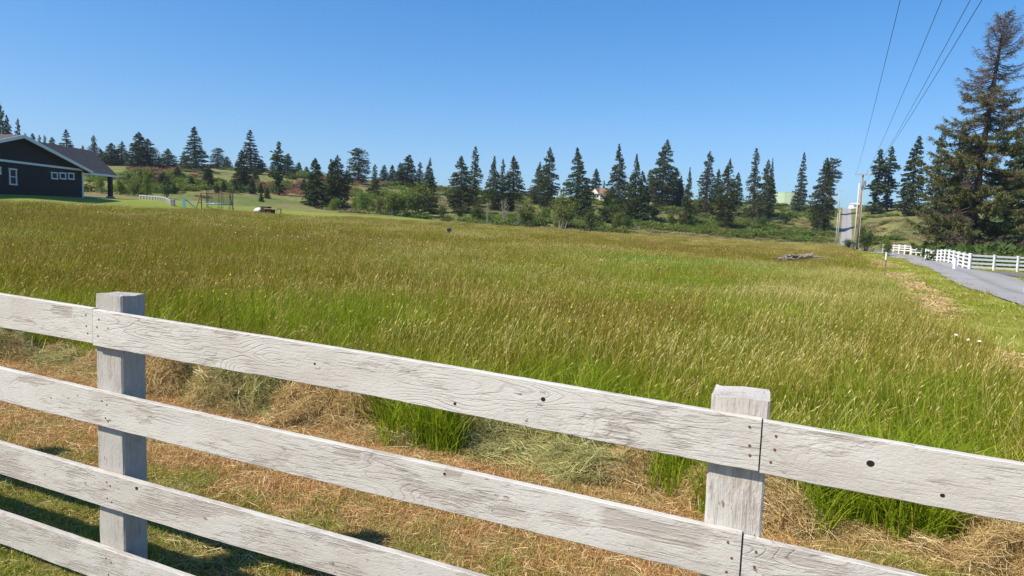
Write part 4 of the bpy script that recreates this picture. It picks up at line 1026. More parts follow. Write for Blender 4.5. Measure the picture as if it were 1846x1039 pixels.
rg = random.Random(8); ORDN = 'first second third fourth fifth sixth seventh eighth ninth tenth eleventh twelfth thirteenth fourteenth fifteenth sixteenth seventeenth eighteenth'.split()
for i, u in enumerate(sorted(rg.uniform(225, 560) for _ in range(18))):
    v = np.interp(u, [225, 340, 560], [345, 338, 345])+rg.uniform(-18, 12); hh = rg.uniform(13, 26)
    q = at(u, v)
    if q is None: continue
    T('fir' if i % 3 else 'cedar', u, v-hh, v, hh*.27, ORDN[i]+' from the left of the small dark conifers scattered over the left slope', group='small conifers scattered over the left slope')
# the dying spruce on the right
def big_spruce():
    r = np.random.RandomState(42)
    p = at(1748, 446); Y = 78.0; d = ray(1748, 446); X = d[0]/d[1]*Y; p = Vector((X, Y, float(H(X, Y))))
    tp = atY(1811, 22, Y); lean = np.array([tp.x-p.x, 0, 0]); Ht = tp.z-p.z
    root = empty('dying_spruce', p, 'huge dying spruce with bare upswept upper branches beside the white paddock fence', 'tree')
    def ax(t): return np.array([lean[0]*t, .3*math.sin(t*4), Ht*t])
    tr = MB(); ts = np.linspace(-.02, 1, 16)
    tr.tube([ax(t) for t in ts], [.46*(1-t)**.8+.035+(.25 if t < .01 else 0) for t in ts], 9); tr.build('trunk', M['darkbark'], root, smooth=True)
    br = MB(); LV = []; LF = []; LR = []; DV = []; DF = []; DR = []
    for i in range(300):
        t = .04+.95*((i+r.uniform())/300); az = r.uniform(0, 6.283)
        rad_ = 7.6*(1-t)**.62*(.72+.28*min(1, t*4))*r.uniform(.65, 1.12); rad_ = max(rad_, .7)
        a = ax(t); dv = np.array([math.cos(az), math.sin(az), 0]); sd = np.array([-dv[1], dv[0], 0])
        dead = t > .53 or (t < .13 and r.uniform() < .5) or r.uniform() < .12
        sag = .38 if t < .8 else .12; lift = .42 if t < .8 else .75
        def bp(f): return a+dv*rad_*f+np.array([0, 0, rad_*(-sag*f+lift*f*f*f+(.28*f if t > .85 else 0))])+sd*rad_*.06*math.sin(f*5+i)
        fs = np.linspace(0, 1, 7)
        br.tube([bp(f) for f in fs], [(.06*(1-f)+.013)*(1-.4*t) for f in fs], 4, 0, False, float(r.uniform(.2, .7)))
        nt_ = int(rad_*(15 if dead else 11))
        for k in range(nt_):
            f = r.uniform(.12, 1)**.8; c = bp(f); L = r.uniform(.3, 1.05)*(1.15-.6*f)*(1.1 if dead else 1)
            sgn = 1 if r.uniform() < .5 else -1; o = dv*r.uniform(.3, 1)+sd*sgn*r.uniform(.3, 1.1)+np.array([0, 0, r.uniform(-.75, .35)]); o /= np.linalg.norm(o); e = c+o*L
            br.tube([c, (c+e)/2+np.array([0, 0, -.04]), e], [.013, .010, .004], 3, 0, False, float(r.uniform(0, 1)))
            if dead:
                for q in range(6):
                    f2 = r.uniform(.1, 1); c2 = c+(e-c)*f2; o2 = r.normal(size=3)*.6+o; o2 /= np.linalg.norm(o2); l2 = r.uniform(.08, .26); s2 = np.cross(o2, r.normal(size=3)); s2 /= np.linalg.norm(s2)
                    n0 = len(DV); DV += [c2, c2+o2*l2*.5+s2*.016, c2+o2*l2, c2+o2*l2*.5-s2*.016]; DF.append((n0, n0+1, n0+2, n0+3)); DR += [r.uniform(.2, 1)]*4
            if (not dead) or (t > .42 and t < .7 and r.uniform() < .25):
                hu = r.normal(0, .1)+(.25 if f > .6 else 0)
                for q in range(19):
                    f2 = r.uniform(.0, 1.05); c2 = c+(e-c)*f2+r.normal(0, .09, 3)+np.array([0, 0, -.08*r.uniform()]); ln = r.uniform(.11, .29); o2 = o+r.normal(size=3)*.55+np.array([0, 0, -.45]); o2 /= np.linalg.norm(o2); s2 = np.cross(o2, r.normal(size=3)); s2 /= np.linalg.norm(s2); wd = ln*.30
                    n0 = len(LV); LV += [c2-o2*ln*.4, c2+s2*wd*.5, c2+o2*ln*.6, c2-s2*wd*.5]; LF.append((n0, n0+1, n0+2, n0+3)); LR += [min(1, max(0, .45+hu+r.normal(0, .2)))]*4
    b = br.build('branches', M['twig'], root)
    m1 = MB(); m1.add(np.array(LV), LF, 0, np.array(LR)); m1.build('crown', M['olive'], root)
    m2 = MB(); m2.add(np.array(DV), DF, 0, np.array(DR)); m2.build('dead_twigs', M['twig'], root)
    print('spruce faces', len(LF), len(DF), 'H', Ht)
big_spruce()

# hillside ground cover
def brushclump(name, seed, mat, n, leaf, flatr=1.0):
    r = np.random.RandomState(seed); V = []; Fc = []; Rn = []
    lob = np.stack([r.normal(0, .45, 9), r.normal(0, .45, 9), np.zeros(9)], 1); hh = r.uniform(.35, 1, 9)
    for k in range(n):
        i = r.randint(9); a = r.uniform(0, 6.283); q = math.sqrt(r.uniform())*.5; z = hh[i]*flatr*math.sqrt(max(0, 1-(q/.5)**2))*r.uniform(.55, 1.05)
        c = lob[i]+np.array([math.cos(a)*q, math.sin(a)*q, z]); o = r.normal(size=3)+np.array([0, 0, .5]); o /= np.linalg.norm(o); s2 = np.cross(o, r.normal(size=3)); s2 /= np.linalg.norm(s2); l = leaf*r.uniform(.6, 1.4)
        n0 = len(V); V += [c-o*l*.5, c+s2*l*.32, c+o*l*.5, c-s2*l*.32]; Fc.append((n0, n0+1, n0+2, n0+3)); Rn += [min(1, max(0, .35+.3*z/flatr+r.normal(0, .15)))]*4
    mb = MB(); mb.add(np.array(V), Fc, 0, np.array(Rn)); return mb.mesh(name, M[mat])
cBr = proto_col('brush_green', [brushclump('bramble', 20+i, 'brush', 520, .17, .9) for i in range(4)])
cBd = proto_col('brush_dark', [brushclump('bramble_dark', 30+i, 'leafdark', 480, .17, .8) for i in range(3)])
cRu = proto_col('brush_rust', [brushclump('rusty_bracken', 40+i, 'rust', 380, .14, .6) for i in range(3)])
cDr = proto_col('brush_dry', [brushclump('dry_bracken', 50+i, 'drybrush', 380, .14, .45) for i in range(3)])
def hillpts(n, y0, y1, t0, t1, thr, sc, off, ymin_off=0):
    t = rs.uniform(t0, t1, n); y = rs.uniform(y0, y1, n); x = t*y; hf = np.interp(t, TT, TF)
    k = (y > hf+ymin_off+np.where(t < -.08, 14, 0)) & (fbm(x*sc+off, y*sc*.7+off) > thr) & ((x < road_x(y, 0)-2.5) | (x > road_x(y, 1)+3.5)); return x[k], y[k]
x, y = hillpts(2500, 116, 285, -.82, .52, .55, .055, 3)
scatter('brambles', 'green brambles and bracken covering the hillside', *place(x, y, .8, 2.6, hmul=.75), cBr, 20)
x, y = hillpts(1200, 116, 280, -.82, .52, .60, .06, 13)
scatter('brambles', 'darker bramble thickets on the hillside', *place(x, y, .8, 2.6, hmul=.7), cBd, 21)
x, y = hillpts(2400, 128, 285, -.56, -.16, .56, .07, 23, 6)
scatter('bracken', 'rust-red dead bracken on the left slope', *place(x, y, .8, 2.2, hmul=.8), cRu, 22)
x, y = hillpts(4200, 110, 275, -.3, .75, .50, .06, 33)
scatter('bracken', 'straw coloured bracken and dry grass on the slope', *place(x, y, .7, 1.9, hmul=.7), cDr, 23)
t = rs.uniform(.12, .475, 900); y = 117+np.abs(rs.normal(0, 6, 900)); x = t*y; k = fbm(x*.12, y*.3) > .42
scatter('bracken', 'pinkish straw strip of dead stalks at the slope foot right of centre', *place(x[k], y[k], .6, 1.2, hmul=.55), cDr, 27)
# brambles mound rows at the slope foot (right of centre)
sx = []; sy = []; 
for (u, v, n, sp) in [(1290, 420, 60, 7), (1400, 424, 80, 9), (1480, 424, 40, 6), (1230, 408, 30, 6), (1150, 408, 40, 6), (1040, 405, 30, 5), (1560, 395, 20, 6), (960, 398, 30, 6), (870, 398, 20, 5), (1520, 436, 16, 2.5), (1580, 440, 16, 3)]:
    p = at(u, v); a = rs.normal(0, 1, (n, 2)); sx += list(p.x+a[:, 0]*sp); sy += list(p.y+a[:, 1]*sp*.45)
sx = np.array(sx); sy = np.array(sy); k = (sx < road_x(sy, 0)-2.0) | (sx > road_x(sy, 1)+2)
scatter('brambles', 'bright bramble mounds along the foot of the slope', *place(sx[k], sy[k], .9, 2.0, hmul=.8), cBr, 24)
# undergrowth beneath the dying spruce and along the paddock
n = 900; t = rs.uniform(.585, .86, n); y = rs.uniform(56, 96, n); x = t*y; k = (x > 33+(y-49)*.48+2.2) & (y > 56)
scatter('undergrowth', 'dark leafy undergrowth beneath the dying spruce', *place(x[k], y[k], .9, 2.6, hmul=1.0), cBd, 25)
n = 220; t = rs.uniform(.60, .86, n); y = rs.uniform(54, 90, n); k = t*y > 33+(y-49)*.48+2.0; t = t[k]; y = y[k]
scatter('undergrowth', 'lighter leafy undergrowth under the spruce boughs', *place(t*y, y, .6, 1.9, hmul=1.0), cBr, 26)

# ------------------------------------------------------------------ houses and other objects
def build_house():
    Zb = 2.72; root = empty('navy_house', (-47.2, 66, Zb), 'navy board-sided house with white trim and dark shingle roof at left', 'house')
    O = np.array([-47.2, 66, Zb])
    # front gable wing: wall in the plane x = 0 (local), y from -11 to 9
    yl, yr, hw_ = -11.4, 9.0, 2.85; ya = -.6; 
    apex = atY(31, 243, 66+ya); za = apex.z-Zb
    ye = 9.9; zs = hw_-.12
    w_ = MB(); w_.prism([(0, yl, -.6), (0, yr, -.6), (0, yr, hw_), (0, ya, za-.35), (0, yl, hw_)], (-12, 0, 0)); w_.build('wall', M['navy'], root)
    def roofslab(name, A, B, C_, D_, th=.2, mat='shingle'):
        mb = MB(); A, B, C_, D_ = map(np.array, (A, B, C_, D_)); mb.prism([A, B, C_, D_], (0, 0, -th)); return mb.build(name, M[mat], root)
    sl = (za-hw_)/(yr-ya)
    zr = hw_-sl*.9+.1
    roofslab('roof', (.55, ya, za), (.55, ye, zr), (-12, ye, zr), (-12, ya, za))
    zl = za-sl*(ya-(-12.3))
    roofslab('roof', (.55, ya-.004, za), (-12, ya-.004, za), (-12, -12.3, zl), (.55, -12.3, zl))
    tr = MB(); tr.prism([(.60, ya, za+.03), (.60, ye+.05, zr+.03), (.60, ye+.05, zr-.27), (.60, ya, za-.30)], (-.045, 0, 0)); tr.prism([(.60, ya, za+.03), (.60, -12.3, zl+.03), (.60, -12.3, zl-.27), (.60, ya, za-.30)], (-.045, 0, 0)); tr.build('rake_trim', M['trim'], root)
    tb = MB(); tb.box((.03, (yl+yr)/2, hw_-.06), (.06, yr-yl, .2)); tb.build('belt_trim', M['trim'], root)
    cb = MB(); cb.box((.03, yr-.08, hw_/2-.3), (.065, .24, hw_+.3-.25)); cb.box((-.1, yr+.015, hw_/2-.3), (.2, .03, hw_+.3-.25)); cb.build('corner_trim', M['trim'], root)
    def window(yc, zc, w__, h__, bars=False):
        f = MB(); t = .12
        for c, d in (((.045, yc, zc+h__/2+t/2), (.09, w__+2*t+.1, t)), ((.045, yc, zc-h__/2-t/2), (.09, w__+2*t+.06, t)), ((.04, yc-w__/2-t/2, zc), (.08, t, h__)), ((.04, yc+w__/2+t/2, zc), (.08, t, h__))): f.box(c, d)
        if bars: f.box((.03, yc, zc), (.05, w__, .07))
        o = f.build('window', M['trim'], root); g = MB(); g.box((.012, yc, zc), (.02, w__, h__)); g.build('pane', M['glass'], o)
    def wpos(u, v):   # pixel on the wall plane -> local y, z
        d = ray(u, v); k = O[0]/d[0]; return d[1]*k-O[1], EYE+d[2]*k-Zb
    y_, z_ = wpos(22.7, 319); window(y_, z_, .72, 1.3, True)
    y_, z_ = wpos(1, 308); window(y_-.5, z_, .7, .45)
    for u in (97.5, 112.5, 127.5): y_, z_ = wpos(u, 317+(u-97)*.03); window(y_, z_, .72, .48)
    # rear body, ridge along y, with a porch at its far end
    ex = -2.0; Yend = 19.6
    R1 = atY(84, 264, 66+11); re = atY(166, 272, 66+Yend); rx = re.x-O[0]; rz = re.z-Zb
    ev = atY(213, 317.5, 66+Yend); ex = ev.x-O[0]; ez = ev.z-Zb
    bx = 2*rx-ex
    roofslab('roof', (rx, 3, rz), (ex, 3, ez), (ex, Yend, ez), (rx, Yend, rz)); roofslab('roof', (rx-.004, 3, rz), (rx-.004, Yend, rz), (bx, Yend, ez), (bx, 3, ez))
    fb = MB(); fb.box((ex+.03, (Yend+9)/2, ez-.1), (.05, Yend-9, .22)); fb.build('gutter', M['trim'], root)
    wb = MB(); wb.prism([(ex-.9, 9.2, -.6), (ex-.9, 9.2, ez-.15), (rx, 9.2, rz-.3), (bx+.9, 9.2, ez-.15), (bx+.9, 9.2, -.6)], (0, 4.3, 0)); wb.build('rear_wall', M['navy'], root)
    pp = atY(200.5, 340, 66+Yend-1.0); po = MB(); po.box((pp.x-O[0], Yend-1.2, ez/2-.4), (.42, .42, ez+.6)); po.build('porch_post', M['darkwood'], root)
    pf = MB(); pf.box((pp.x-O[0], Yend-1.2, -.05), (.7, .7, .5), bev=.03); pf.build('post_footing', M['rock'], root)
    ps = MB(); ps.box(((ex+bx)/2, (Yend+13.5)/2, -.12), (abs(ex-bx)-.4, Yend-13.5, .3)); ps.build('porch_slab', M['concrete'], root)
    # higher main roof behind, left of the gable peak
    hr = atY(0, 240, 66-3).z-Zb+.2
    roofslab('roof', (-4, -14, hr-1.6), (-4, ya-1.0, hr-1.6), (-9, ya-1.0, hr+.9), (-9, -14, hr+.9))
    ub = MB(); ub.box((-8.2, -7.5, hr/2), (8, 12.5, hr-1.9)); ub.build('rear_wall', M['navy'], root)
build_house()

def place_on(u, v, Y=None):
    if Y is None: return at(u, v)
    d = ray(u, v); X = d[0]/d[1]*Y; return Vector((X, Y, float(H(X, Y))))
# timber edging right of the house
p0 = place_on(252, 358, 96); p1_ = place_on(309, 369, 84)
eg = empty('timber_edging', p0, 'pale low timber edging curving down the lawn right of the house', 'edging')
mb = MB(); pst = MB(); n = 16
for i in range(n):
    f = i/(n-1); q = np.array(p0)*(1-f)+np.array(p1_)*f; q[0] += math.sin(f*3.1)*.8; q[2] = float(H(q[0], q[1]))
    pst = MB(); pst.box((q[0]-p0.x, q[1]-p0.y, q[2]-p0.z+.25), (.16, .16, .7)); pst.build('post', M['concrete'], eg)
    if i: mb.tube([(qp[0]-p0.x, qp[1]-p0.y, qp[2]-p0.z+.45), (q[0]-p0.x, q[1]-p0.y, q[2]-p0.z+.45)], .07, 4)
    qp = q
mb.build('cap_rail', M['concrete'], eg)
sb = MB(); sb.box((p1_.x-p0.x+.3, p1_.y-p0.y-.3, p1_.z-p0.z+.3), (.5, .5, .9), .3, bev=.05, taper=.8); sb.build('end_block', M['rock'], eg)
# toy slide
p = place_on(333, 377, 84); ts = empty('toy_slide', p, 'small blue and turquoise plastic toy slide on the lawn', 'slide', rz=.4)
mb = MB(); mb.prism([(-.25, -.3, 0), (.1, -.3, 0), (.05, -.3, 1.2), (-.2, -.3, 1.2)], (0, .06, 0)); mb.prism([(-.25, .3, 0), (.1, .3, 0), (.05, .3, 1.2), (-.2, .3, 1.2)], (0, .06, 0))
for z in (.3, .6, .9, 1.15): mb.box((-.08, .03, z), (.24, .56, .05))
mb.build('ladder', M['cyanpl'], ts)
mb = MB(); mb.prism([(0, -.24, 1.05), (.3, -.24, .98), (1.15, -.24, .15), (1.4, -.24, .08), (1.4, -.24, 0), (1.1, -.24, .05), (.25, -.24, .85), (0, -.24, .95)], (0, .48, 0)); mb.build('chute', M['bluepl'], ts)
# swing set
p = place_on(388, 381, 84); ss = empty('swing_set', p, 'dark wooden swing set with a beam and slanted legs on the lawn', 'swing set', rz=.12)
bm_ = MB(); bm_.tube([(-1.7, 0, 2.2), (1.7, 0, 2.2)], .07, 6); bm_.build('beam', M['redwood'], ss)
for x0 in (-1.65, 1.65):
    for dy in (-1, 1): q = MB(); q.tube([(x0, 0, 2.22), (x0*1.18, dy*1.15, -.05)], .06, 5); q.build('leg', M['redwood'], ss)
    q = MB(); q.tube([(x0*1.1, -.62, 1.0), (x0*1.1, .62, 1.0)], .04, 4); q.build('brace', M['redwood'], ss)
for x0 in (-.7, .7):
    q = MB(); q.tube([(x0-.22, 0, 2.15), (x0-.22, 0, .5)], .016, 4); q.tube([(x0+.22, 0, 2.15), (x0+.22, 0, .5)], .016, 4); q.box((x0, 0, .48), (.5, .2, .04)); q.build('swing', M['darkwood'], ss)
# trampoline behind the swing set
p = place_on(396, 378, 91); tp_ = empty('trampoline', p, 'round trampoline with black safety net behind the swing set', 'trampoline')
V = []; q = MB(); ring = [(1.7*math.cos(a), 1.7*math.sin(a), .8) for a in np.linspace(0, 6.283, 25)]; q.tube(ring, .07, 5, 0, False); q.build('frame', M['bluepl'], tp_)
q = MB(); q.add([(0, 0, .78)]+[(1.62*math.cos(a), 1.62*math.sin(a), .79) for a in np.linspace(0, 6.283, 25)[:-1]], [(0, 1+i, 1+(i+1) % 24) for i in range(24)]); q.build('mat', M['net'], tp_)
for a in np.linspace(0, 6.283, 7)[:-1]:
    q = MB(); q.tube([(1.72*math.cos(a), 1.72*math.sin(a), -.05), (1.72*math.cos(a), 1.72*math.sin(a), 2.55)], .03, 5); q.build('pole', M['net'], tp_)
q = MB()
for i in range(60):
    a = 6.283*i/60; q.tube([(1.68*math.cos(a), 1.68*math.sin(a), .85), (1.68*math.cos(a), 1.68*math.sin(a), 2.5)], .008, 3, 0, False)
for z in np.linspace(1.0, 2.5, 12): q.tube([(1.68*math.cos(a), 1.68*math.sin(a), z) for a in np.linspace(0, 6.283, 25)], .008, 3, 0, False)
q.build('net', M['net'], tp_)
# covered cart and shelter on the lawn
p = place_on(467, 385, 90); ct = empty('covered_cart', p, 'small white dome-covered cart beside the low wooden shelter', 'cart', rz=-.2)
V = []; Fc = []; na_ = 12
q = MB()
for k in range(5):
    a = math.pi/2*k/4
    for j in range(na_): V.append((.75*math.cos(a)*math.cos(6.283*j/na_), .6*math.cos(a)*math.sin(6.283*j/na_), .35+.6*math.sin(a)))
for k in range(4):
    for j in range(na_): Fc.append((k*na_+j, k*na_+(j+1) % na_, (k+1)*na_+(j+1) % na_, (k+1)*na_+j))
Fc.append(tuple(range(na_-1, -1, -1))); q.add(V, Fc); q.build('cover', M['tin'], ct, smooth=True)
q = MB(); q.box((.5, 0, .3), (2.2, 1.0, .1)); q.tube([(1.5, 0, .3), (2.2, 0, .15)], .04, 5); q.build('bed', M['black'], ct)
for sy_ in (-.55, .55):
    q = MB(); a = np.linspace(0, 6.283, 13); q.tube([(.6+.3*math.cos(t), sy_, .28+.3*math.sin(t)) for t in a], .07, 5, 0, False); q.build('wheel', M['black'], ct)
q = MB(); q.box((1.0, 0, .75), (1.1, .9, .7), bev=.05); q.build('crate', M['darkwood'], ct)
p = place_on(492, 387, 88); sh = empty('low_shelter', p, 'low dark wooden animal shelter with a flat tan roof on the lawn', 'shelter', rz=-.15)
q = MB(); q.box((0, 0, .95), (1.75, 1.3, .08)); q.build('roof', M['tanwood'], sh)
for xx in (-.8, -.1, .8):
    for yy in (-.55, .55): q = MB(); q.box((xx, yy, .4), (.09, .09, 1.0)); q.build('post', M['tanwood'] if xx > 0 else M['darkwood'], sh)
q = MB(); q.box((-.38, 0, .45), (.86, 1.0, .8), bev=.02); q.build('hutch', M['darkwood'], sh)
# rubble on lawn
p = place_on(567, 390, 95); q = MB(); 
for i in range(6): q.box((random.Random(i).uniform(-.9, .9), random.Random(i+9).uniform(-.3, .3), .12), (.5, .35, .3), i, bev=.05, taper=.7)
tag(q.build('rock_pile', M['rock'], loc=p), 'flat grey rock pile on the bright lawn strip', 'rocks')

def stake(u, vt, vb, Y, lean, label, whitetop, th=.07):
    p = place_on(u, vb, Y); tp = atY(u+lean, vt, Y); h = tp.z-p.z; o = empty('stake', p, label, 'stake', 'stakes in the meadow')
    q = MB(); e = np.array([tp.x-p.x, 0, h]); q.tube([(0, 0, -.2), e*.72], th*.5, 6); q.build('shaft', M['stake'], o)
    q = MB(); q.tube([e*.72, e], th*.55, 6); q.build('painted_top', M['whitepl'] if whitetop else M['drift'], o)
stake(457, 389, 411, 60, 5, 'leaning wooden stake standing in the brown grass below the lawn', False, .09)
stake(1595, 455, 492, 34, 3, 'thin upright stake with white top beside the lane', True, .07)
# dark cap in the meadow
p = place_on(808, 441, 52); o = empty('well_cap', p, 'small dark capped standpipe poking out of the meadow', 'pipe')
q = MB(); q.tube([(0, 0, -.2), (0, 0, .57)], .11, 10); q.build('pipe', M['black'], o)
q = MB(); q.tube([(0, 0, .55), (0, 0, .59), (0, 0, .66), (0, 0, .69)], [.16, .19, .19, .12], 12); q.tube([(.1, 0, .50), (.24, -.02, .45)], .05, 6); q.build('cap', flat('grey_cap', (.12, .125, .14), .5), o)
# silvered fallen log
p = place_on(1434, 474, 44); lg = empty('fallen_log', p, 'silvery weathered fallen log with broken branches lying in the meadow', 'log', rz=.12)
r = np.random.RandomState(5); q = MB(); q.tube([(-1.2, 0, .30), (-.5, .1, .38), (.4, 0, .48), (.9, -.05, .58), (1.1, -.05, .66)], [.06, .10, .14, .17, .13], 9); q.build('log', M['drift'], lg)
for i in range(17):
    a = np.array([r.uniform(-.9, 1.0), r.uniform(-.3, .3), r.uniform(.28, .62)]); L = r.uniform(.5, 1.2); s_ = -1 if r.uniform() < .65 else 1
    e = a+np.array([s_*L, r.uniform(-.4, .4), r.uniform(-.3, .12)]); m_ = (a+e)/2+r.normal(0, .06, 3); q = MB(); q.tube([a, m_, e], [.07, .05, .02], 6); q.build('branch', M['drift'], lg)
q = MB(); 
for i in range(7): a = 6.283*i/7; q.tube([(.98, 0, .60), (1.15, .20*math.cos(a), .62+.20*math.sin(a))], [.09, .03], 5)
q.build('root_end', M['drift'], lg)

# white paddock fences
def paddock(pix, label, nrail, hts, hp, railh=.14, post_w=.13, ymax=None):
    P = [place_on(*c) for c in pix]; root = empty('paddock_fence', P[0], label, 'fence', 'white paddock fences by the lane'); B = np.array(P[0])
    for p in P:
        q = MB(); q.box((p.x-B[0], p.y-B[1], p.z-B[2]+hp/2-.1), (post_w, post_w, hp+.2), .3, bev=.01); q.build('post', M['white'], root)
        q = MB(); q.box((p.x-B[0], p.y-B[1], p.z-B[2]+hp+.015), (post_w+.05, post_w+.05, .03), .3, taper=.6); q.build('post_cap', M['white'], root)
    for a, b in zip(P[:-1], P[1:]):
        d = b-a; L = math.hypot(d.x, d.y); an = math.atan2(d.y, d.x)
        for z in hts:
            q = MB(); c0 = np.array(a)-B; c1 = np.array(b)-B; nx = np.array([-math.sin(an), math.cos(an), 0])*.02
            A0 = c0+[0, 0, z]+nx; A1 = c1+[0, 0, z]+nx; B0 = c0+[0, 0, z]-nx; B1 = c1+[0, 0, z]-nx; up = np.array([0, 0, railh])
            q.add([A0, A1, B1, B0, A0+up, A1+up, B1+up, B0+up], [(0, 3, 2, 1), (4, 5, 6, 7), (0, 1, 5, 4), (1, 2, 6, 5), (2, 3, 7, 6), (3, 0, 4, 7)]); q.build('rail', M['white'], root)
def lerp_pts(u0, Y0, u1, Y1, n):
    a = place_on(u0, 470, Y0); b = place_on(u1, 470, Y1); out = []
    for i in range(n):
        f = i/(n-1); x = a.x*(1-f)+b.x*f; y = a.y*(1-f)+b.y*f; z = float(H(x, y)); u, v = proj((x, y, z)); out.append((u, v, y))
    return out
paddock(lerp_pts(1668, 76, 1748, 49, 12), 'white four-rail paddock fence running away from its corner toward the spruce', 4, (.13, .41, .69, .96), 1.13)
paddock(lerp_pts(1748.5, 48.8, 1960, 50.5, 6), 'white four-rail paddock fence along the gravel drive to the right edge', 4, (.13, .41, .69, .96), 1.13)
paddock(lerp_pts(1590, 96, 1640, 88, 6), 'distant short piece of white rail fence across the lane end', 3, (.5, .8, 1.08), 1.3)
paddock(lerp_pts(1642, 88, 1660, 84, 3), 'low distant white rails sinking behind shrubs beside the lane', 2, (.35, .65), .9)
# white post at right edge and small white post before paddock
p = place_on(1850, 520, 30); o = empty('gate_post', p, 'white post cut by the right edge of the photo beside the drive', 'post'); q = MB(); q.box((.02, 0, .45), (.14, .14, 1.3), .3, bev=.01); q.build('shaft', M['white'], o); q = MB(); q.box((.02, 0, 1.115), (.18, .18, .03), .3, taper=.6); q.build('post_cap', M['white'], o)
p = place_on(1721, 484, 46); o = empty('marker_post', p, 'short white marker post in front of the paddock fence corner', 'post'); q = MB(); q.box((0, 0, .3), (.22, .16, .9), .3, bev=.02); q.build('shaft', M['white'], o); q = MB(); q.box((0, 0, .77), (.26, .2, .04), .3); q.build('post_cap', M['white'], o)

# utility poles and wires
def upole(u, vt, Y, label, mat, arm=True, r=.15, armw=2.4, extra=False, vb=None, az=0.5, lean=0):
    tp = atY(u, vt, Y); X = tp.x-lean; g = float(H(X, Y)); o = empty('utility_pole', (X, Y, g), label, 'utility pole', 'utility poles along the road'); h = tp.z-g
    q = MB(); q.tube([(0, 0, -.5), (lean*.5, 0, h*.5), (lean, 0, h)], [r, r*.85, r*.62], 9); q.build('pole', mat, o, smooth=True)
    if arm:
        q = MB(); q.box((lean, -.2, h-.12), (armw, .1, .12), -.15); q.build('crossarm', M['greypole'], o)
        for xx in (-.46, -.16, .16, .46):
            i_ = MB(); c = math.cos(-.15)*xx*armw; s_ = math.sin(-.15)*xx*armw; i_.tube([(lean+c, -.2+s_, h-.06), (lean+c, -.2+s_, h+.04), (lean+c, -.2+s_, h+.1), (lean+c, -.2+s_, h+.14)], [.02, .05, .05, .02], 7); i_.build('insulator', M['ceram'], o)
    if extra:
        q = MB(); q.tube([(lean*.9+.32, -.1, h*.84), (lean*.9+.32, -.1, h*.91)], .16, 9); q.build('transformer', M['metal'], o)
        q = MB(); q.tube([(.17, -.12, .0), (.15, -.12, h*.4), (lean*.8+.13, -.12, h*.8)], .045, 5); q.build('conduit', M['polewhite'], o)
        q = MB(); q.box((lean*.8, -.16, h*.83), (.3, .3, .5), bev=.03); q.build('bracket', M['metal'], o)
    return o, (X+lean, Y, tp.z)
pm, ptop = upole(1556, 314, 106, 'tall brown utility pole with a crossarm and transformer at the meadow corner', M['creo'], extra=True, r=.19, armw=2.6)
upole(1549, 330, 108, 'slim pale pole standing right against the tall brown utility pole', M['polewhite'], arm=False, r=.10)
upole(1515, 374, 165, 'shorter bare pole left of the hill road foot', M['greypole'], armw=1.2, r=.14)
upole(1511, 384, 150, 'thin pole leaning left of the hill road', M['greypole'], arm=False, r=.11)
upole(1515, 344, 300, 'distant utility pole on the hill crest beside the road', M['greypole'], armw=2.6, r=.14)
upole(1511, 352, 330, 'farthest utility pole peeking over the hill crest', M['greypole'], arm=False, r=.14)
arm_u = [1541, 1552, 1563]
def wire(p, mid, label, ext=1.45, r_=.012):
    p = np.array(p, float); mid = np.array(mid, float); end = p+(mid-p)*ext; q = MB(); P = []
    for f in np.linspace(0, 1, 40):
        c = p+(end-p)*f; sag = -1.1*4*f*(1-f); fm = 1/ext; sm = -1.1*4*fm*(1-fm)
        c[2] += sag-sm*(f/fm if f < fm else 1-(f-fm)/(1-fm)*1)*1.0
        P.append(c)
    q.tube(P, r_, 5, 0, False); tag(q.build('power_line', M['wire']), label, 'cable', 'power lines overhead')
for (u0, dx, ut, Yt, lb) in [(0, -1.15, 1623, 27, 'leftmost overhead power line rising to the top edge'), (0, .35, 1698, 27, 'second overhead power line from the left'), (0, 1.15, 1749, 27, 'third overhead power line from the left'), (0, .2, 1770, 24, 'rightmost overhead cable, slung lower on the pole')]:
    z = ptop[2]+(.1 if ut != 1770 else -1.3)
    wire((ptop[0]+dx, ptop[1]-.2, z), atY(ut, 0, Yt), lb)

# green water tank
p = place_on(1422, 377, 262); Yt = 262; rad_ = 27*Yt/FPX; o = empty('water_tank', (p.x, Yt, float(H(p.x, Yt))-.3), 'pale green cylindrical water tank on the hilltop between cedars', 'water tank')
hT = atY(1414, 346, Yt).z-o.location.z
q = MB(); V = []; n = 40
prof = [(rad_, 0), (rad_, hT*.92), (rad_*1.01, hT*.93), (rad_*1.01, hT*.945), (rad_*.7, hT*.975), (0.01, hT)]
for rr, z in prof:
    for j in range(n): V.append((rr*math.cos(6.283185*j/n), rr*math.sin(6.283185*j/n), z))
q.add(V, [(k*n+j, k*n+(j+1) % n, (k+1)*n+(j+1) % n, (k+1)*n+j) for k in range(len(prof)-1) for j in range(n)]); q.build('shell', M['tank'], o)
q = MB(); a = -2.2
for s_ in (-.2, .2): q.tube([(rad_*1.02*math.cos(a)+s_*math.sin(-a), rad_*1.02*math.sin(a)+s_*math.cos(a), z) for z in (0, hT*.95)], .03, 4)
q.build('ladder', M['tank'], o)
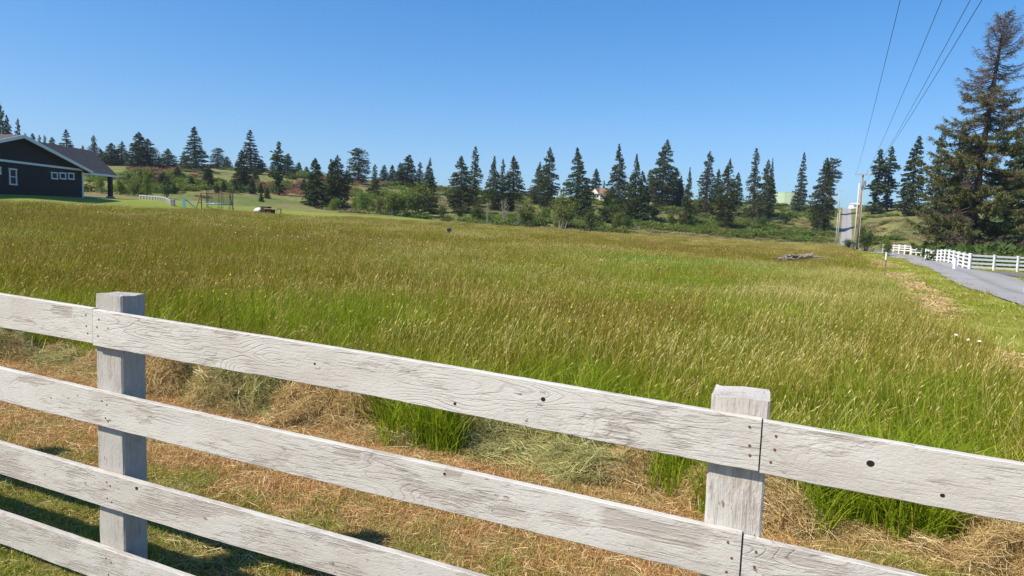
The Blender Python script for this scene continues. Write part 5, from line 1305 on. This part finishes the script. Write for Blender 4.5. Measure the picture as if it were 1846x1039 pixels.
# cream house on the hill
Yc = 250; p = place_on(1082, 362, Yc); zb = atY(1082, 362, Yc).z; zb = min(zb, p.z+.6)
o = empty('cream_house', (p.x, Yc, p.z-.3), 'small cream house with brown hipped roof half hidden on the wooded hill', 'house', rz=-.65); s = Yc/FPX
he = atY(1082, 350, Yc).z-p.z+.3; hr = atY(1082, 340, Yc).z-p.z+.3
q = MB(); q.box((0, 0, he/2-.5), (6.6, 6, he+1)); q.build('wall', M['creamwall'], o)
q = MB(); q.prism([(-1.9, -3.6, he-.1), (1.3, -3.6, he-.1), (-.3, -3.6, hr-.2)], (0, .5, 0)); q.build('gable', M['creamwall'], o)
q = MB(); V = [(-3.8, -3.4, he), (4.2, -3.4, he), (4.2, 3.4, he), (-3.8, 3.4, he), (-1.6, 0, hr+.1), (2.6, 0, hr+.1)]; q.add(V, [(0, 1, 5, 4), (1, 2, 5), (2, 3, 4, 5), (3, 0, 4), (3, 2, 1, 0)])
q.add([(-2.1, -3.7, he-.05), (-.3, -3.7, hr-.1), (-.3, 0, hr-.1), (-2.1, -3.3, he-.05)], [(0, 1, 2, 3)]); q.add([(1.5, -3.7, he-.05), (-.3, -3.7, hr-.1), (-.3, 0, hr-.1), (1.5, -3.3, he-.05)], [(3, 2, 1, 0)]); q.build('roof', M['brownroof'], o)
for xx, w_, zc, h_ in ((-2.2, .8, .62, .9), (-.7, 1.1, .62, 1.1), (.6, .8, .62, 1.1), (2.3, 1.2, .62, .9), (-2.4, 1.2, .2, .7)):
    f = MB(); f.box((xx, -3.03, he*zc), (w_+.2, .08, h_+.2)); fr = f.build('window', M['trim'], o); g = MB(); g.box((xx, -3.08, he*zc), (w_, .04, h_)); g.build('pane', M['glass'], fr)
# roofs near the crest right of the road
def shed(u, vt, vb, hwpx, Y, label, roofm, wallm, nm='shed'):
    p = place_on(u, vb, Y); zt = atY(u, vt, Y).z; zb = min(atY(u, vb, Y).z, p.z); o = empty(nm, (p.x, Y, zb), label, nm); h = zt-zb; w_ = hwpx*2*Y/FPX
    q = MB(); q.box((0, 0, h*.35-.3), (w_*.92, 4, h*.7+.6)); q.build('wall', wallm, o)
    q = MB(); q.prism([(-w_/2, -2.4, h*.7), (-w_/2, 2.4, h*.7), (-w_/2, 0, h)], (w_, 0, 0)); q.build('roof', roofm, o)
    q = MB(); q.box((w_*.12, -2.03, h*.3), (w_*.25, .06, h*.5)); q.build('door', M['darkwood'], o)
shed(1542, 366, 378, 9, 275, 'white shed with a grey roof at the crest just right of the hill road', M['tin'], M['whitepl'])
shed(1612, 371, 379, 12, 255, 'low building with a pale blue-grey roof on the crest below the clumpy firs', M['tin'], M['tin'], 'outbuilding')
shed(1574, 371, 378, 8, 270, 'small low shed with brown roof on the crest left of the pale-roofed building', M['brownroof'], M['concrete'], 'shed')
# thin summer haze over the whole place
mh = bpy.data.materials.new('haze_air'); mh.use_nodes = True; nh = mh.node_tree; nh.nodes.remove(nh.nodes['Principled BSDF'])
pv = nh.nodes.new('ShaderNodeVolumePrincipled'); pv.inputs['Color'].default_value = (.78, .87, 1, 1); pv.inputs['Density'].default_value = .00018; pv.inputs['Anisotropy'].default_value = .3
nh.links.new(pv.outputs[0], nh.nodes['Material Output'].inputs['Volume'])
hz = MB(); hz.box((0, 0, 20), (7400, 7400, 58)); tag(hz.build('haze', mh), 'thin pale haze over the valley', kind='stuff')
